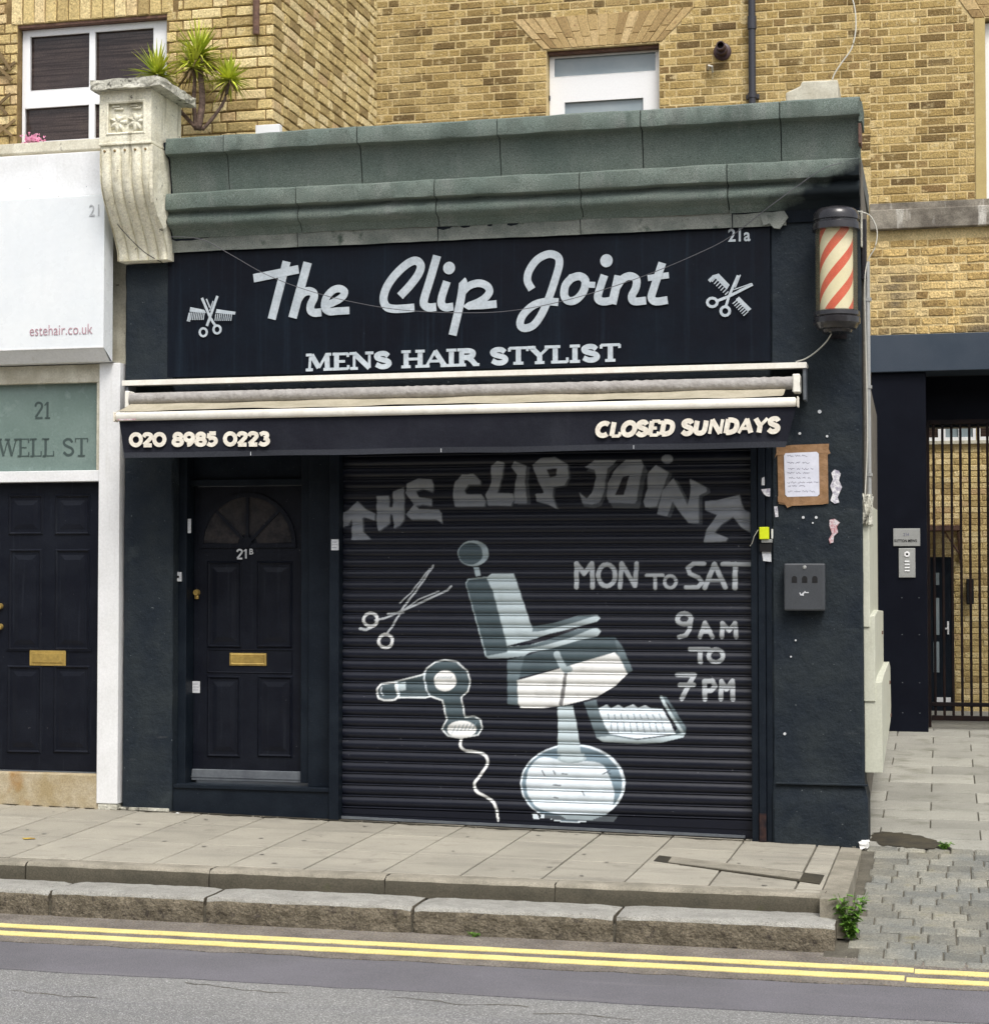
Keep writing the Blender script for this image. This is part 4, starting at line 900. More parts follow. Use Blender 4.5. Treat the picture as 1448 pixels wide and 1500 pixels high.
# scissors
O7, S7 = (520,810), 805/220.
for pts, wd in (([(420,68),(380,130),(320,215),(265,285),(200,395),(178,425)],11), ([(400,85),(300,215),(240,270)],7), ([(518,178),(495,200),(420,235),(300,290),(160,350),(110,360)],11), ([(450,205),(340,250),(270,300)],7), ([(28,405),(60,412),(90,398)],14), ([(175,325),(260,320)],9)):
    brush(pts, wd, TX, O7, S7)
for (cx, cy) in ((85,358),(165,472)): brush([(cx+37*math.cos(2*math.pi*k/16), cy+36*math.sin(2*math.pi*k/16)) for k in range(17)], 17, (.62,.64,.65,1), O7, S7)
# hair dryer
dry = [(215,690),(365,652),(385,620),(430,585),(480,573),(545,582),(600,630),(618,680),(608,740),(570,772),(590,880),(640,875),(672,895),(683,935),(660,975),(560,992),(500,980),(465,945),(492,895),(470,790),(405,768),(380,775),(225,775)]
poly(dry, TEAL, O7, S7); brush(dry+[dry[0]], 8, (.62,.66,.67,1), O7, S7)
poly([(120,735),(135,705),(180,695),(215,697),(232,770),(225,785),(160,790),(128,775)], TEAL, O7, S7); brush([(120,755),(120,730),(140,702),(215,693),(232,770),(215,787),(160,790),(128,778),(118,755)], 10, (.70,.73,.74,1), O7, S7)
brush([(145,720),(138,745),(150,762)], 6, BG, O7, S7); brush([(225,695),(238,765)], 8, BG, O7, S7)
poly([(230,700),(270,690),(275,735),(238,740)], LB, O7, S7); poly([(240,740),(380,735),(385,770),(240,770)], TEAL2, O7, S7)
ell(484, 685, 60, 56, WH, O7, S7); ell(572, 945, 78, 46, WH, O7, S7)
for i in range(6): brush([(520+i*22,965-i*4),(540+i*22,925-i*3)], 4, BLU, O7, S7); brush([(440+i*14,672),(450+i*14,662)], 4, BLU, O7, S7)
brush([(375,640),(372,680),(385,735),(400,765)], 8, BG, O7, S7)
brush([(570,992),(565,1030),(590,1058),(640,1065),(690,1080),(712,1110),(700,1150),(665,1200),(642,1235),(650,1275),(700,1305),(745,1340),(762,1390),(768,1432)], 15, (.78,.80,.80,1), O7, S7, True)
# slats: curled steel laths with the paint carried on their vertices
SP = [(0,0),(.003,-.004),(.0065,-.0055),(.0095,-.003),(.012,.001),(.015,-.001),(.020,-.006),(.028,-.0105),(.038,-.0125),(.050,-.0115),(.059,-.0085),(.066,-.004),(.0715,.0005),(.075,.001)]
_q = smooth_path(SP, 2); SP = [tuple(p) for p in _q]
NXS = 701; xs = np.linspace(SX0+.002, SX1-.002, NXS)
def paint_at(X, Z):
    col = np.zeros((len(X), 4), np.float32)
    for kind, data, c in SH:
        P = data if kind == 'p' else data[0]; pad = 0 if kind == 'p' else data[1]
        m = (X > P[:,0].min()-pad) & (X < P[:,0].max()+pad) & (Z > P[:,1].min()-pad) & (Z < P[:,1].max()+pad)
        if not m.any(): continue
        x, z = X[m], Z[m]
        if kind == 'p':
            ins = np.zeros(len(x), bool); n = len(P)
            for i in range(n):
                x1, z1 = P[i]; x2, z2 = P[(i+1) % n]
                cnd = (z1 > z) != (z2 > z)
                if z1 != z2: ins ^= cnd & (x < (x2-x1)*(z-z1)/(z2-z1)+x1)
        else:
            d = np.full(len(x), 9.)
            for i in range(len(P)-1):
                a, b = P[i], P[i+1]; ab = b-a; t = np.clip(((x-a[0])*ab[0]+(z-a[1])*ab[1])/(ab@ab+1e-12), 0, 1)
                d = np.minimum(d, np.hypot(x-a[0]-t*ab[0], z-a[1]-t*ab[1]))
            ins = d < pad
        idx = np.nonzero(m)[0][ins]; col[idx] = c
    return col
pm = bpy.data.materials.new('painted_shutter_steel'); pm.use_nodes = True; T = pm.node_tree; N = T.nodes; L = T.links; b = N['Principled BSDF']
at_ = N.new('ShaderNodeAttribute'); at_.attribute_name = 'paint'
ge = N.new('ShaderNodeNewGeometry')
def _n(sc_, det=4):
    q = N.new('ShaderNodeTexNoise'); q.inputs['Scale'].default_value = sc_; q.inputs['Detail'].default_value = det; L.new(ge.outputs['Position'], q.inputs['Vector']); return q.outputs['Fac']
def _r(src, lo, hi, a=0., b_=1.):
    q = N.new('ShaderNodeMapRange'); q.inputs[1].default_value = lo; q.inputs[2].default_value = hi; q.inputs[3].default_value = a; q.inputs[4].default_value = b_; L.new(src, q.inputs[0]); return q.outputs[0]
base = N.new('ShaderNodeMix'); base.data_type = 'RGBA'; base.inputs[6].default_value = (.003,.0045,.011,1); base.inputs[7].default_value = (.007,.009,.018,1); L.new(_n(4), base.inputs['Factor'])
chip = N.new('ShaderNodeMix'); chip.data_type = 'RGBA'; chip.inputs[7].default_value = (.16,.16,.17,1); L.new(base.outputs[2], chip.inputs[6]); L.new(_r(_n(42,3), .73, .77, 0, .7), chip.inputs['Factor'])
wear = N.new('ShaderNodeMath'); wear.operation = 'MULTIPLY'; L.new(at_.outputs['Alpha'], wear.inputs[0]); L.new(_r(_n(9,6), .30, .5, .86, 1.), wear.inputs[1])
mx = N.new('ShaderNodeMix'); mx.data_type = 'RGBA'; L.new(wear.outputs[0], mx.inputs['Factor']); L.new(chip.outputs[2], mx.inputs[6]); L.new(at_.outputs['Color'], mx.inputs[7])
L.new(mx.outputs[2], b.inputs['Base Color']); L.new(_r(_n(14), 0, 1, .26, .46), b.inputs['Roughness']); b.inputs['Specular IOR Level'].default_value = .36
bp = N.new('ShaderNodeBump'); bp.inputs['Strength'].default_value = .12; bp.inputs['Distance'].default_value = .004; L.new(_n(30), bp.inputs['Height']); L.new(bp.outputs[0], b.inputs['Normal'])
nrow = 32; z = .043
for r_ in range(nrow):
    m = len(SP); sag = rng.normal(0, .0007)
    X = np.repeat(xs, m); Y = SY+np.tile([p[1] for p in SP], NXS)+sag+.0012*np.sin(X*2.3+r_*.4); Z = z+np.tile([p[0] for p in SP], NXS)+.0006*np.sin(X*3+r_)
    co = np.stack([X, Y, Z], 1).astype(np.float32)
    i = np.arange(NXS-1)[:,None]*m+np.arange(m-1)[None,:]; i = i.ravel()
    fc = np.stack([i, i+m, i+m+1, i+1], 1)
    me = bpy.data.meshes.new('slat'); me.vertices.add(len(co)); me.vertices.foreach_set('co', co.ravel())
    me.loops.add(fc.size); me.loops.foreach_set('vertex_index', fc.ravel().astype(np.int32)); me.polygons.add(len(fc)); me.polygons.foreach_set('loop_start', np.arange(0, fc.size, 4, dtype=np.int32))
    me.update(calc_edges=True); me.polygons.foreach_set('use_smooth', [True]*len(fc))
    ca = me.color_attributes.new('paint', 'FLOAT_COLOR', 'POINT'); parts_ = [paint_at(X+dx_, Z+dz_) for dx_, dz_ in ((-.0030,-.0022),(.0030,-.0010),(-.0014,.0018),(.0018,.0032))]
    al = sum(p[:,3] for p in parts_)/4; rgb = sum(p[:,:3]*p[:,3:4] for p in parts_)/4/np.maximum(al, 1e-4)[:,None]
    ca.data.foreach_set('color', np.concatenate([rgb, al[:,None]], 1).astype(np.float32).ravel())
    me.materials.append(pm); o = bpy.data.objects.new('slat', me); link(o, shut); z += .075
xr_ = np.linspace(SX0+.003, SX1-.004, 601); zt_ = np.linspace(0, 1, 13)
Xr = np.repeat(xr_, 13); zb_ = -.026-.042*(Xr-SX0)/(SX1-SX0); Zr = zb_+(.041-zb_)*np.tile(zt_, 601)
co = np.stack([Xr, np.full(len(Xr), SY-.009)-.004*np.tile((zt_ > .45)*1., 601), Zr], 1).astype(np.float32)
i = (np.arange(600)[:,None]*13+np.arange(12)[None,:]).ravel(); fc = np.stack([i, i+13, i+14, i+1], 1)
me = bpy.data.meshes.new('bottom_rail'); me.from_pydata(co.tolist(), [], fc.tolist()); me.update()
ca = me.color_attributes.new('paint', 'FLOAT_COLOR', 'POINT'); ca.data.foreach_set('color', paint_at(Xr, Zr).ravel()); me.materials.append(pm)
link(bpy.data.objects.new('bottom_rail', me), shut)
mb = MB().add([(SX0+.003,SY-.032,-.026),(SX1-.05,SY-.032,-.066),(SX1-.05,SY-.032,-.050),(SX0+.003,SY-.032,-.010),(SX0+.003,SY-.013,-.026),(SX1-.05,SY-.013,-.066),(SX1-.05,SY-.013,-.050),(SX0+.003,SY-.013,-.010)],
    [(0,1,2,3),(3,2,6,7),(1,5,6,2),(4,0,3,7),(4,5,1,0)]); mb.build('bottom_angle', sillm, shut)
MB().box(SX0, SX1, SY+.03, SY+.04, -.05, 2.42).build('backing', blackm, shut)

# ============================================================ AWNING
awn = thing('awning', (2.35, -.25, 2.35), 'retracted awning with cream front rail and black valance lettered 020 8985 0223 and CLOSED SUNDAYS', 'awning')
MB().box(.065, 4.625, -.150, -.006, 2.868, 2.892, c=.004).build('cover_rail', alum, awn)
MB().box(.065, 4.625, -.158, -.1505, 2.858, 2.894).build('cover_lip', alum, awn, bevel=.002)
for x in (.085, 4.600): MB().box(x, x+.02, -.145, -.01, 2.66, 2.866, c=.004).build('end_plate', sillm, awn)
MB().box(.14, 4.59, -.035, -.007, 2.70, 2.80).build('back_bar', blackm, awn)
n = 150; vs = []; fs = []; K = 16
for i in range(n+1):
    x = .155+(4.545-.155)*i/n
    wr = .003*(math.exp(-((x-1.25)/.25)**2)+math.exp(-((x-2.2)/.3)**2)+1.2*math.exp(-((x-3.45)/.35)**2)+math.exp(-((x-4.4)/.12)**2))
    for k in range(K):
        a = 2*math.pi*k/K; rr = .040+wr*math.sin(x*95+k*1.1+3*math.sin(x*9))
        vs.append((x, -.205+rr*math.cos(a), 2.762+rr*math.sin(a)))
for i in range(n):
    for k in range(K): fs.append((i*K+k, i*K+(k+1)%K, (i+1)*K+(k+1)%K, (i+1)*K+k))
shade(MB().add(vs, fs).build('cloth_roll', tubem, awn), 180)
for x0, x1 in ((.125,.152), (4.548,4.590)):
    mb = MB(); mb.tube([(x0,-.205,2.762),(x1,-.205,2.762)], .030, 14); mb.box(x0-.004, x1, -.235, -.13, 2.70, 2.815, c=.006); mb.build('roll_bracket', alum, awn)
vs = []; fs = []; n = 90; m = 8          # the little canopy cloth left out, from roll down to front rail
for i in range(n+1):
    x = .165+(4.50-.165)*i/n
    for k in range(m+1):
        t = k/m; vs.append((x, -.215-.255*t, 2.728-.072*t-.010*math.sin(math.pi*t)+.003*math.sin(x*5+t*3)+.002*math.sin(x*13)))
for i in range(n):
    for k in range(m): a = i*(m+1)+k; fs.append((a, a+1, a+m+2, a+m+1))
shade(MB().add(vs, fs).build('canopy_cloth', fabm, awn), 180)
o = MB().box(.178, 4.590, -.505, -.448, 2.590, 2.646, c=.012).build('front_rail', alum, awn); shade(o, 50)
for x in (.168, 4.591): MB().box(x, x+.010, -.508, -.445, 2.586, 2.650, c=.003).build('rail_cap', lett2, awn)
MB().box(.20, .33, -.5062, -.5052, 2.593, 2.602).build('red_label', redst, awn)
for x in (.75, 3.95):                    # folded arms behind the valance
    mb = MB(); mb.box(x-.45, x+.45, -.36, -.32, 2.62, 2.65, c=.006); mb.box(x-.5, x-.42, -.34, -.02, 2.60, 2.66, c=.006); mb.build('folding_arm', alum, awn)
vs = []; fs = []; n = 220; m = 14
vz = lambda x, t: -.480+.006*math.sin(x*2.1+1)*t+.011*t*math.sin(x*4.3+2*t)+.005*t*math.sin(x*11+1.5)+.007*t*abs(math.sin((x-1.95)*3.2))*math.exp(-((x-2.1)/.5)**2)
for i in range(n+1):
    x0 = .20+(4.585-.20)*i/n
    for k in range(m+1):
        t = k/m; x = x0+(.035*t*(1-i/n) - .065*t*(i/n))
        vs.append((x, vz(x, t), 2.592-.245*t+.002*math.sin(x*6)*t))
for i in range(n):
    for k in range(m): a = i*(m+1)+k; fs.append((a, a+1, a+m+2, a+m+1))
mb = MB().add(vs, fs); mb.m = [1 if (q % m) >= m-2 else 0 for q in range(len(fs))]
val = shade(mb.build('valance', [valm, hemm], awn), 180)
for px in (367, 646, 928):                # pale chalky seams of the cloth
    x = at(px, 640, -.48)[0]; MB().box(x-.002, x+.002, vz(x,.9)-.004, vz(x,.9)-.002, 2.352, 2.375).build('seam_mark', stickm, awn)
glyphs('020 8985 0223', at(189,655,-.5), at(394,653.5,-.5), .098, -.494, 'lettering', lett2, awn, wt=.27, thin=.9, serif=False)
glyphs('CLOSED SUNDAYS', at(872,641.5,-.5), at(1140,635,-.5), .104, -.494, 'lettering', lett2, awn, wt=.29, thin=.62, serif=False, slant=.16)

# ============================================================ BARBER POLE, CABLES
bp_ = thing('barber_pole', (4.812, -.2, 3.07), 'barber pole with slanting red and cream stripes between black caps on right pillar', 'barber pole')
bx, by = 4.812, -.20
shade(MB().lathe(bx, by, [(0,3.832),(.075,3.832),(.112,3.822),(.134,3.800),(.141,3.775),(.141,3.752),(.134,3.748),(.134,3.738),(.144,3.732),(.146,3.700),(.146,3.690),(.120,3.690),(0,3.690)], 40).build('top_cap', blackg, bp_), 30)
shade(MB().lathe(bx, by, [(0,3.198),(.122,3.198),(.139,3.190),(.141,3.165),(.135,3.158),(.143,3.150),(.143,3.118),(.132,3.110),(.118,3.085),(.095,3.078),(.088,3.062),(0,3.062)], 40).build('bottom_cap', blackg, bp_), 30)
# striped inner drum: helical bands as faces
n, m = 96, 90; vs = []; fs = []; mi = []; z0_, z1_, rr = 3.198, 3.690, .100
for k in range(m+1):
    zz = z0_+(z1_-z0_)*k/m
    for i in range(n):     # grid sheared along the helix so band edges stay crisp
        a = 2*math.pi*i/n+zz*8.6
        vs.append((bx+rr*math.cos(a), by+rr*math.sin(a), zz))
for k in range(m):
    for i in range(n): fs.append((k*n+i, k*n+(i+1)%n, (k+1)*n+(i+1)%n, (k+1)*n+i)); mi.append(0 if (i % 24) < 10 else 1)
mb = MB().add(vs, fs); mb.m = mi; shade(mb.build('striped_drum', [redp, crmp], bp_), 180)
shade(MB().lathe(bx, by, [(.127,3.196),(.127,3.692)], 40).build('clear_shade', polgl, bp_), 180)
mb = MB(); mb.box(bx-.02, bx+.02, by+.10, -.004, 3.10, 3.14, c=.004); mb.box(bx-.02, bx+.02, by+.10, -.004, 3.735, 3.765, c=.004); mb.box(bx-.05, bx+.05, -.012, -.003, 3.05, 3.79); mb.build('wall_bracket', blackg, bp_)
def cable(pts, r, mat, label, name='cable', n=6):
    return tag(shade(MB().tube([tuple(p) for p in smooth_path(pts, 7)], r, n).build(name, mat), 180), label, 'cable')
P3 = lambda u, v, Y: (lambda q: (q[0], Y, q[1]))(at(u, v, Y))
cable([P3(1217,489,-.19), P3(1210,500,-.12), P3(1196,514,-.06), P3(1180,525,-.02), P3(1165,530,-.01)], .0045, cablew, 'thin pale cable hanging from the underside of the barber pole to the awning')
cable([P3(1256,309,-.1), P3(1274,316,-.05), P3(1284,338,-.03), P3(1281,362,-.03), P3(1270,384,-.02), P3(1266,420,-.02), P3(1268,520,.02), P3(1270,640,.02), P3(1266,735,.02)], .004, cablew, 'pale cable looping out behind the barber pole and down the side of the right pillar')
cable([P3(165,318,-.17), P3(180,338,-.25), P3(210,368,-.18), P3(238,385,-.05)], .003, cableb, 'black wire crossing the foot of the fluted stone bracket')
cable([P3(247,347,-.12), P3(268,347,-.12), P3(300,352,-.10), P3(340,374,-.09), P3(390,402,-.08), P3(450,425,-.08), P3(520,443,-.08), P3(600,455,-.08), P3(700,458,-.08), P3(770,452,-.08), P3(850,434,-.09), P3(940,405,-.10), P3(1020,372,-.12), P3(1070,346,-.14), P3(1130,300,-.24), P3(1200,250,-.24), P3(1232,238,-.2)], .0026, M('grey_wire', (.09,.09,.10), None, 3, .1, 60, .5, 0), 'thin dark wire sagging across the shop sign and up over the parapet', 'wire')
cable([P3(1236,-30,5.34), P3(1250,5,5.34), P3(1253,40,5.34), P3(1247,70,5.34), P3(1232,92,5.34), P3(1220,112,5.34), P3(1214,140,5.34), P3(1214,180,5.34)], .007, cablew, 'white cable snaking down the rear brick wall right of the drainpipe')
# junction box and broken render beside the pole
jb = MB().box(4.953, 4.985, .02, .11, 3.42, 3.80, c=.006).build('junction_box', blackg); tag(jb, 'narrow black electric box on the corner behind the barber pole', 'junction box')
MB().box(4.951, 4.962, -.0, .035, 3.62, 3.85).build('peeling_render', capst, shop)

# ============================================================ THINGS ON THE RIGHT PILLAR
bn = thing('cigarette_bin', (4.6, 0, 1.36), 'grey square metal cigarette bin with three arched slots on the right pillar', 'cigarette bin')
o = MB().box(4.474, 4.724, -.088, -.006, 1.362, 1.655).build('body', binm, bn, bevel=.010)
for u in (1163, 1178, 1193):
    c_ = at(u, 849, -.088); mb = MB(); r_ = .0165
    mb.prism([(c_[0]-r_, c_[1]-.020), (c_[0]+r_, c_[1]-.020), (c_[0]+r_, c_[1]+.006)]+[(c_[0]+r_*math.cos(math.pi*k/8), c_[1]+.006+r_*math.sin(math.pi*k/8)) for k in range(1, 9)], -.0895, -.087)
    mb.build('slot', blackm, bn)
c_ = at(1178, 831, -.088); mb = MB(); mb.lathe(0, 0, [(0,.006),(.008,.005),(.012,0)], 14); o = mb.build('screw', steel, bn)
o.data.transform(Matrix.Translation((c_[0], -.088, c_[1])) @ Matrix.Rotation(math.pi/2, 4, 'X'))
mb = MB()
for pts in ([(1171,868),(1172,871),(1176,872),(1176,868)], [(1172,872),(1178,868)], [(1178,868),(1184,868)], [(1175,871),(1179,866)]): ribbon(mb, [at(u,v,-.088) for u, v in pts], .006, -.0895-random.random()*.0008, .002)
mb.build('scratched_mark', stickm, bn)
nt_ = thing('taped_notice', (4.58, 0, 2.03), 'handwritten notice on white paper framed in brown tape, right of the valance', 'notice')
def tp_strip(pts, y): MB().prism([at(u, v, 0.) for u, v in pts], y, y+.0012).build('tape', tapeb, nt_)
tp_strip([(1138,657),(1150,656),(1151,740),(1140,738)], -.0105); tp_strip([(1199,652),(1212,655),(1216,664),(1212,666),(1213,738),(1200,739)], -.0118)
tp_strip([(1137,655),(1160,652),(1214,650),(1213,664),(1175,665),(1137,667),(1134,672),(1137,664)], -.0132); tp_strip([(1139,727),(1213,726),(1213,737),(1205,739),(1160,741),(1153,744),(1149,738),(1139,735)], -.0146)
MB().prism([at(u, v, 0.) for u, v in [(1150,664),(1196,662),(1199,665),(1200,724),(1197,727),(1153,728),(1150,725),(1148,668)]], -.0166, -.0150).build('paper', paper, nt_)
rows_ = [(1153,1186,668), (1153,1181,678), (1154,1191,687), (1153,1184,693), (1155,1190,700), (1153,1197,707), (1154,1180,712), (1154,1194,720)]
mb = MB()
for (u0, u1, v) in rows_:
    u = u0
    while u < u1-2:
        L_ = random.uniform(4, 11); pts = []
        q = 0
        while q < L_: pts.append(at(u+q, v+(q*.05)+random.uniform(-1.5, 1.2), 0.)); q += .8
        if len(pts) > 2: ribbon(mb, pts, .0022, -.0170-random.random()*.0002, .0006, 0)
        u += L_+random.uniform(1.5, 3)
mb.build('handwriting', inkm, nt_)
def blot(pts, mat, label, Y=-.0075, name='torn_sticker', cat='sticker'):
    P = [at(u+random.uniform(-.8,.8), v+random.uniform(-.8,.8), 0.) for u, v in pts]
    return tag(MB().prism(P, Y, Y+.0025).build(name, mat), label, cat)
blot([(1217,692),(1222,687),(1228,689),(1231,695),(1229,703),(1233,714),(1229,722),(1226,728),(1229,736),(1222,738),(1216,734),(1219,722),(1215,712),(1220,702)], peelm, 'torn white and purple sticker remains to the right of the taped notice')
blot([(1215,762),(1222,760),(1229,766),(1225,771),(1227,780),(1221,786),(1220,794),(1216,796),(1214,790),(1219,782),(1215,770)], redst, 'torn red and white sticker remains below the purple one on the right pillar')
blot([(1115,700),(1120,699),(1120,711),(1116,711)], stickm, 'narrow white label on the shutter guide near its top', -.0165)
blot([(1114,716),(1128,716),(1128,727),(1121,727),(1116,721)], peelm, 'ragged white label beside the taped notice on the jamb', -.0165)
blot([(1134,742),(1139,742),(1139,757),(1135,757)], peelm, 'ragged little white scrap below the left corner of the taped notice', -.0045)
blot([(1116,807),(1129,807),(1129,823),(1117,822)], stickm, 'white printed label under the yellow key switch', -.0145)
ks = thing('key_switch', (4.33, 0, 1.8), 'small bright yellow box on a pale plate on the jamb right of the roller shutter', 'key switch')
a = at(1112, 790, -.03); b = at(1127, 772, -.03); MB().box(a[0], b[0]-.004, -.05, -.020, a[1], b[1]).build('yellow_cover', yellm, ks, bevel=.004)
a = at(1115, 795, -.02); b = at(1131, 790, -.02); MB().box(a[0], b[0], -.035, -.0135, a[1], b[1]).build('back_plate', steel, ks, bevel=.002)
a = at(1112, 808, -.02); b = at(1130, 796, -.02); MB().box(a[0], b[0], -.03, -.0135, a[1], b[1]).build('lock_housing', blackm, ks, bevel=.003)
mb = MB(); mb.tube([P3(1110,776,-.02), P3(1104,786,-.02), P3(1101,796,.0), P3(1098,800,.01)], .003, 6); mb.build('loop_wire', cablew, ks)
a = at(1130, 789, -.014); mb = MB(); mb.box(a[0]-.002, a[0]+.008, -.02, -.0135, a[1], a[1]+.06); mb.build('plastic_strip', upvc, ks)
sc_ = MB()
for (u, v, r) in ((1200,603,4), (1211,639,2.6), (1171,635,3), (1149,1075,3), (1165,938,2), (1158,962,2), (1190,766,2), (1176,758,3), (1195,758,3)):
    c_ = at(u, v, 0.); disc(sc_, c_[0], c_[1], r/237*.7, r/237*.7, -.0065, .006, 9)
tag(sc_.build('filler_spots', stickm, shop), kind='stuff')

# ============================================================ FLUTED STONE BRACKET
cor = thing('stone_bracket', (.18, -.1, 3.70), 'ornate cream stone bracket with flutes and carved leaves between the two shops', 'stone bracket')
cx0, cx1 = .015, .370
# S shaped fluted scroll
prof = smooth_path([(-.385,4.440),(-.393,4.38),(-.393,4.30),(-.382,4.20),(-.345,4.10),(-.275,4.00),(-.205,3.91),(-.150,3.83),(-.120,3.77),(-.112,3.712)], 7)
nfl = 5; cols = 61; vs = []; fs = []; np_ = len(prof)
for k, (y, z) in enumerate(prof):
    t = k/(np_-1); xa, xb = cx0-.01+.0*t, cx1+.0*t; xa += .0; 
    for i in range(cols):
        s = i/(cols-1); fl = abs(math.sin(math.pi*s*nfl)); dep = .026*(1-fl**.55)*min(1, t*8)
        vs.append((xa+(xb-xa)*s+random.uniform(-.0008,.0008), y+dep+random.uniform(-.001,.001), z))
for k in range(np_-1):
    for i in range(cols-1): a = k*cols+i; fs.append((a, a+cols, a+cols+1, a+1))
base = len(vs)
mb = MB().add(vs, fs)
for e, s in ((0, 1), (cols-1, -1)):      # cheeks
    b = len(mb.v); xx = cx0-.01 if e == 0 else cx1
    pts = [(xx, y+.004, z) for y, z in prof]+[(xx, .02, 3.712), (xx, .02, 4.440)]
    mb.v += pts; f = tuple(range(b, b+len(pts))); mb.f.append(f if s > 0 else f[::-1]); mb.m.append(0)
b = len(mb.v); mb.v += [(cx0-.01,-.112,3.712),(cx1,-.112,3.712),(cx1,.02,3.712),(cx0-.01,.02,3.712)]; mb.f.append((b,b+1,b+2,b+3)); mb.m.append(0)
shade(mb.build('fluted_scroll', stucco, cor), 50)
mb = MB()
for s in range(5):                       # round bead at the head of each hollow
    xc = cx0-.01+(cx1-cx0+.01)*(s+.5)/5-.0; xc = cx0-.01+(cx1-cx0+.01)*(s)/5+.036
    mb.tube([(xc,-.400,4.400),(xc,-.372,4.394)], .008, 8)
mb.build('bead', mortard, cor)
# upper block with sunk panel
bx0, bx1, bz0, bz1, by0 = cx0-.012, cx1+.004, 4.442, 4.80, -.395
mb = MB(); px0_, px1_, pz0_, pz1_ = .060, .322, 4.512, 4.722
wall_holes(mb, bx0, bx1, bz0, bz1, by0, by0+.03, [(px0_, px1_, pz0_, pz1_)])
mb.box(bx0+.001, bx1-.001, by0+.030, .10, bz0, bz1-.001); o = mb.build('carved_block', stucco, cor)
MB().box(bx0-.004, bx1+.004, by0-.006, .09, bz0-.006, bz0+.012).build('string_course', stucco, cor, bevel=.004)
mb = MB(); mould(mb, px0_-.012, px1_+.012, pz0_-.012, pz1_+.012, by0, .02, .007); mb.build('panel_moulding', stucco, cor)
for q, cxx in enumerate((.130, .258)):   # two acanthus leaves
    mb = MB(); nn = 40; ring0 = []
    for (rs, yy) in ((1., 0), (.82, -.014), (.45, -.022), (.12, -.010)):
        for k in range(nn):
            a = 2*math.pi*k/nn; lob = 1+.20*math.cos(7*a+math.pi/2*0)
            up = 1.0 if math.sin(a) < 0 else .75
            mb.v.append((cxx+.058*lob*rs*math.cos(a)*(1+.15*math.sin(a)), by0+.029+yy-.004*math.cos(7*a)*(rs < .9), 4.592+.066*up*lob*rs*math.sin(a)*1.05))
    for r_ in range(3):
        for k in range(nn): mb.f.append((r_*nn+k, r_*nn+(k+1)%nn, (r_+1)*nn+(k+1)%nn, (r_+1)*nn+k)); mb.m.append(0)
    mb.f.append(tuple(3*nn+k for k in range(nn))); mb.m.append(0)
    mb.box(cxx-.03, cxx+.035, by0+.012, by0+.029, 4.674, 4.688, c=.004); mb.box(cxx-.045, cxx+.01, by0+.014, by0+.029, 4.694, 4.706, c=.003)
    shade(mb.build('carved_leaf', stucco, cor), 60)
def noisy_box(x0, x1, y0, y1, z0, z1, amp, n=12):
    mb = MB(); xs_ = np.linspace(x0, x1, n+1); ys_ = np.linspace(y0, y1, n+1); zs_ = np.linspace(z0, z1, 4)
    seen = {}
    def vid(p):
        key = tuple(round(c, 5) for c in p)
        if key not in seen: seen[key] = len(mb.v); mb.v.append(tuple(c+random.uniform(-amp, amp) for c in p))
        return seen[key]
    def grid(A, B, fn, flip):
        for i in range(len(A)-1):
            for j in range(len(B)-1):
                f = [vid(fn(A[i],B[j])), vid(fn(A[i+1],B[j])), vid(fn(A[i+1],B[j+1])), vid(fn(A[i],B[j+1]))]
                mb.f.append(tuple(f[::-1] if flip else f)); mb.m.append(0)
    grid(xs_, ys_, lambda a, b: (a, b, z1), 0); grid(xs_, ys_, lambda a, b: (a, b, z0), 1)
    grid(xs_, zs_, lambda a, b: (a, y0, b), 0); grid(xs_, zs_, lambda a, b: (a, y1, b), 1)
    grid(ys_, zs_, lambda a, b: (x1, a, b), 0); grid(ys_, zs_, lambda a, b: (x0, a, b), 1)
    return mb
noisy_box(-.035, .462, -.455, .14, 4.800, 4.862, .005).build('cap_stone', capst, cor)
# rough render left hanging on the right cheek of the bracket
mb = MB(); vs = []
edge = [(-.06,4.43),(-.07,4.30),(-.085,4.20),(-.10,4.10),(-.085,4.06),(-.13,4.04),(-.12,3.99),(-.17,3.96),(-.15,3.93),(-.20,3.90),(-.30,3.97),(-.36,4.05),(-.385,4.14),(-.390,4.30),(-.39,4.43)]
b0 = len(edge); mb.add([(cx1+.012, y, z) for y, z in edge]+[(cx1-.01, y, z) for y, z in edge], [tuple(range(b0)), tuple(range(2*b0-1, b0-1, -1))]+[(i, i+b0, (i+1)%b0+b0, (i+1)%b0) for i in range(b0)])
mb.build('rough_render', stucco, cor)
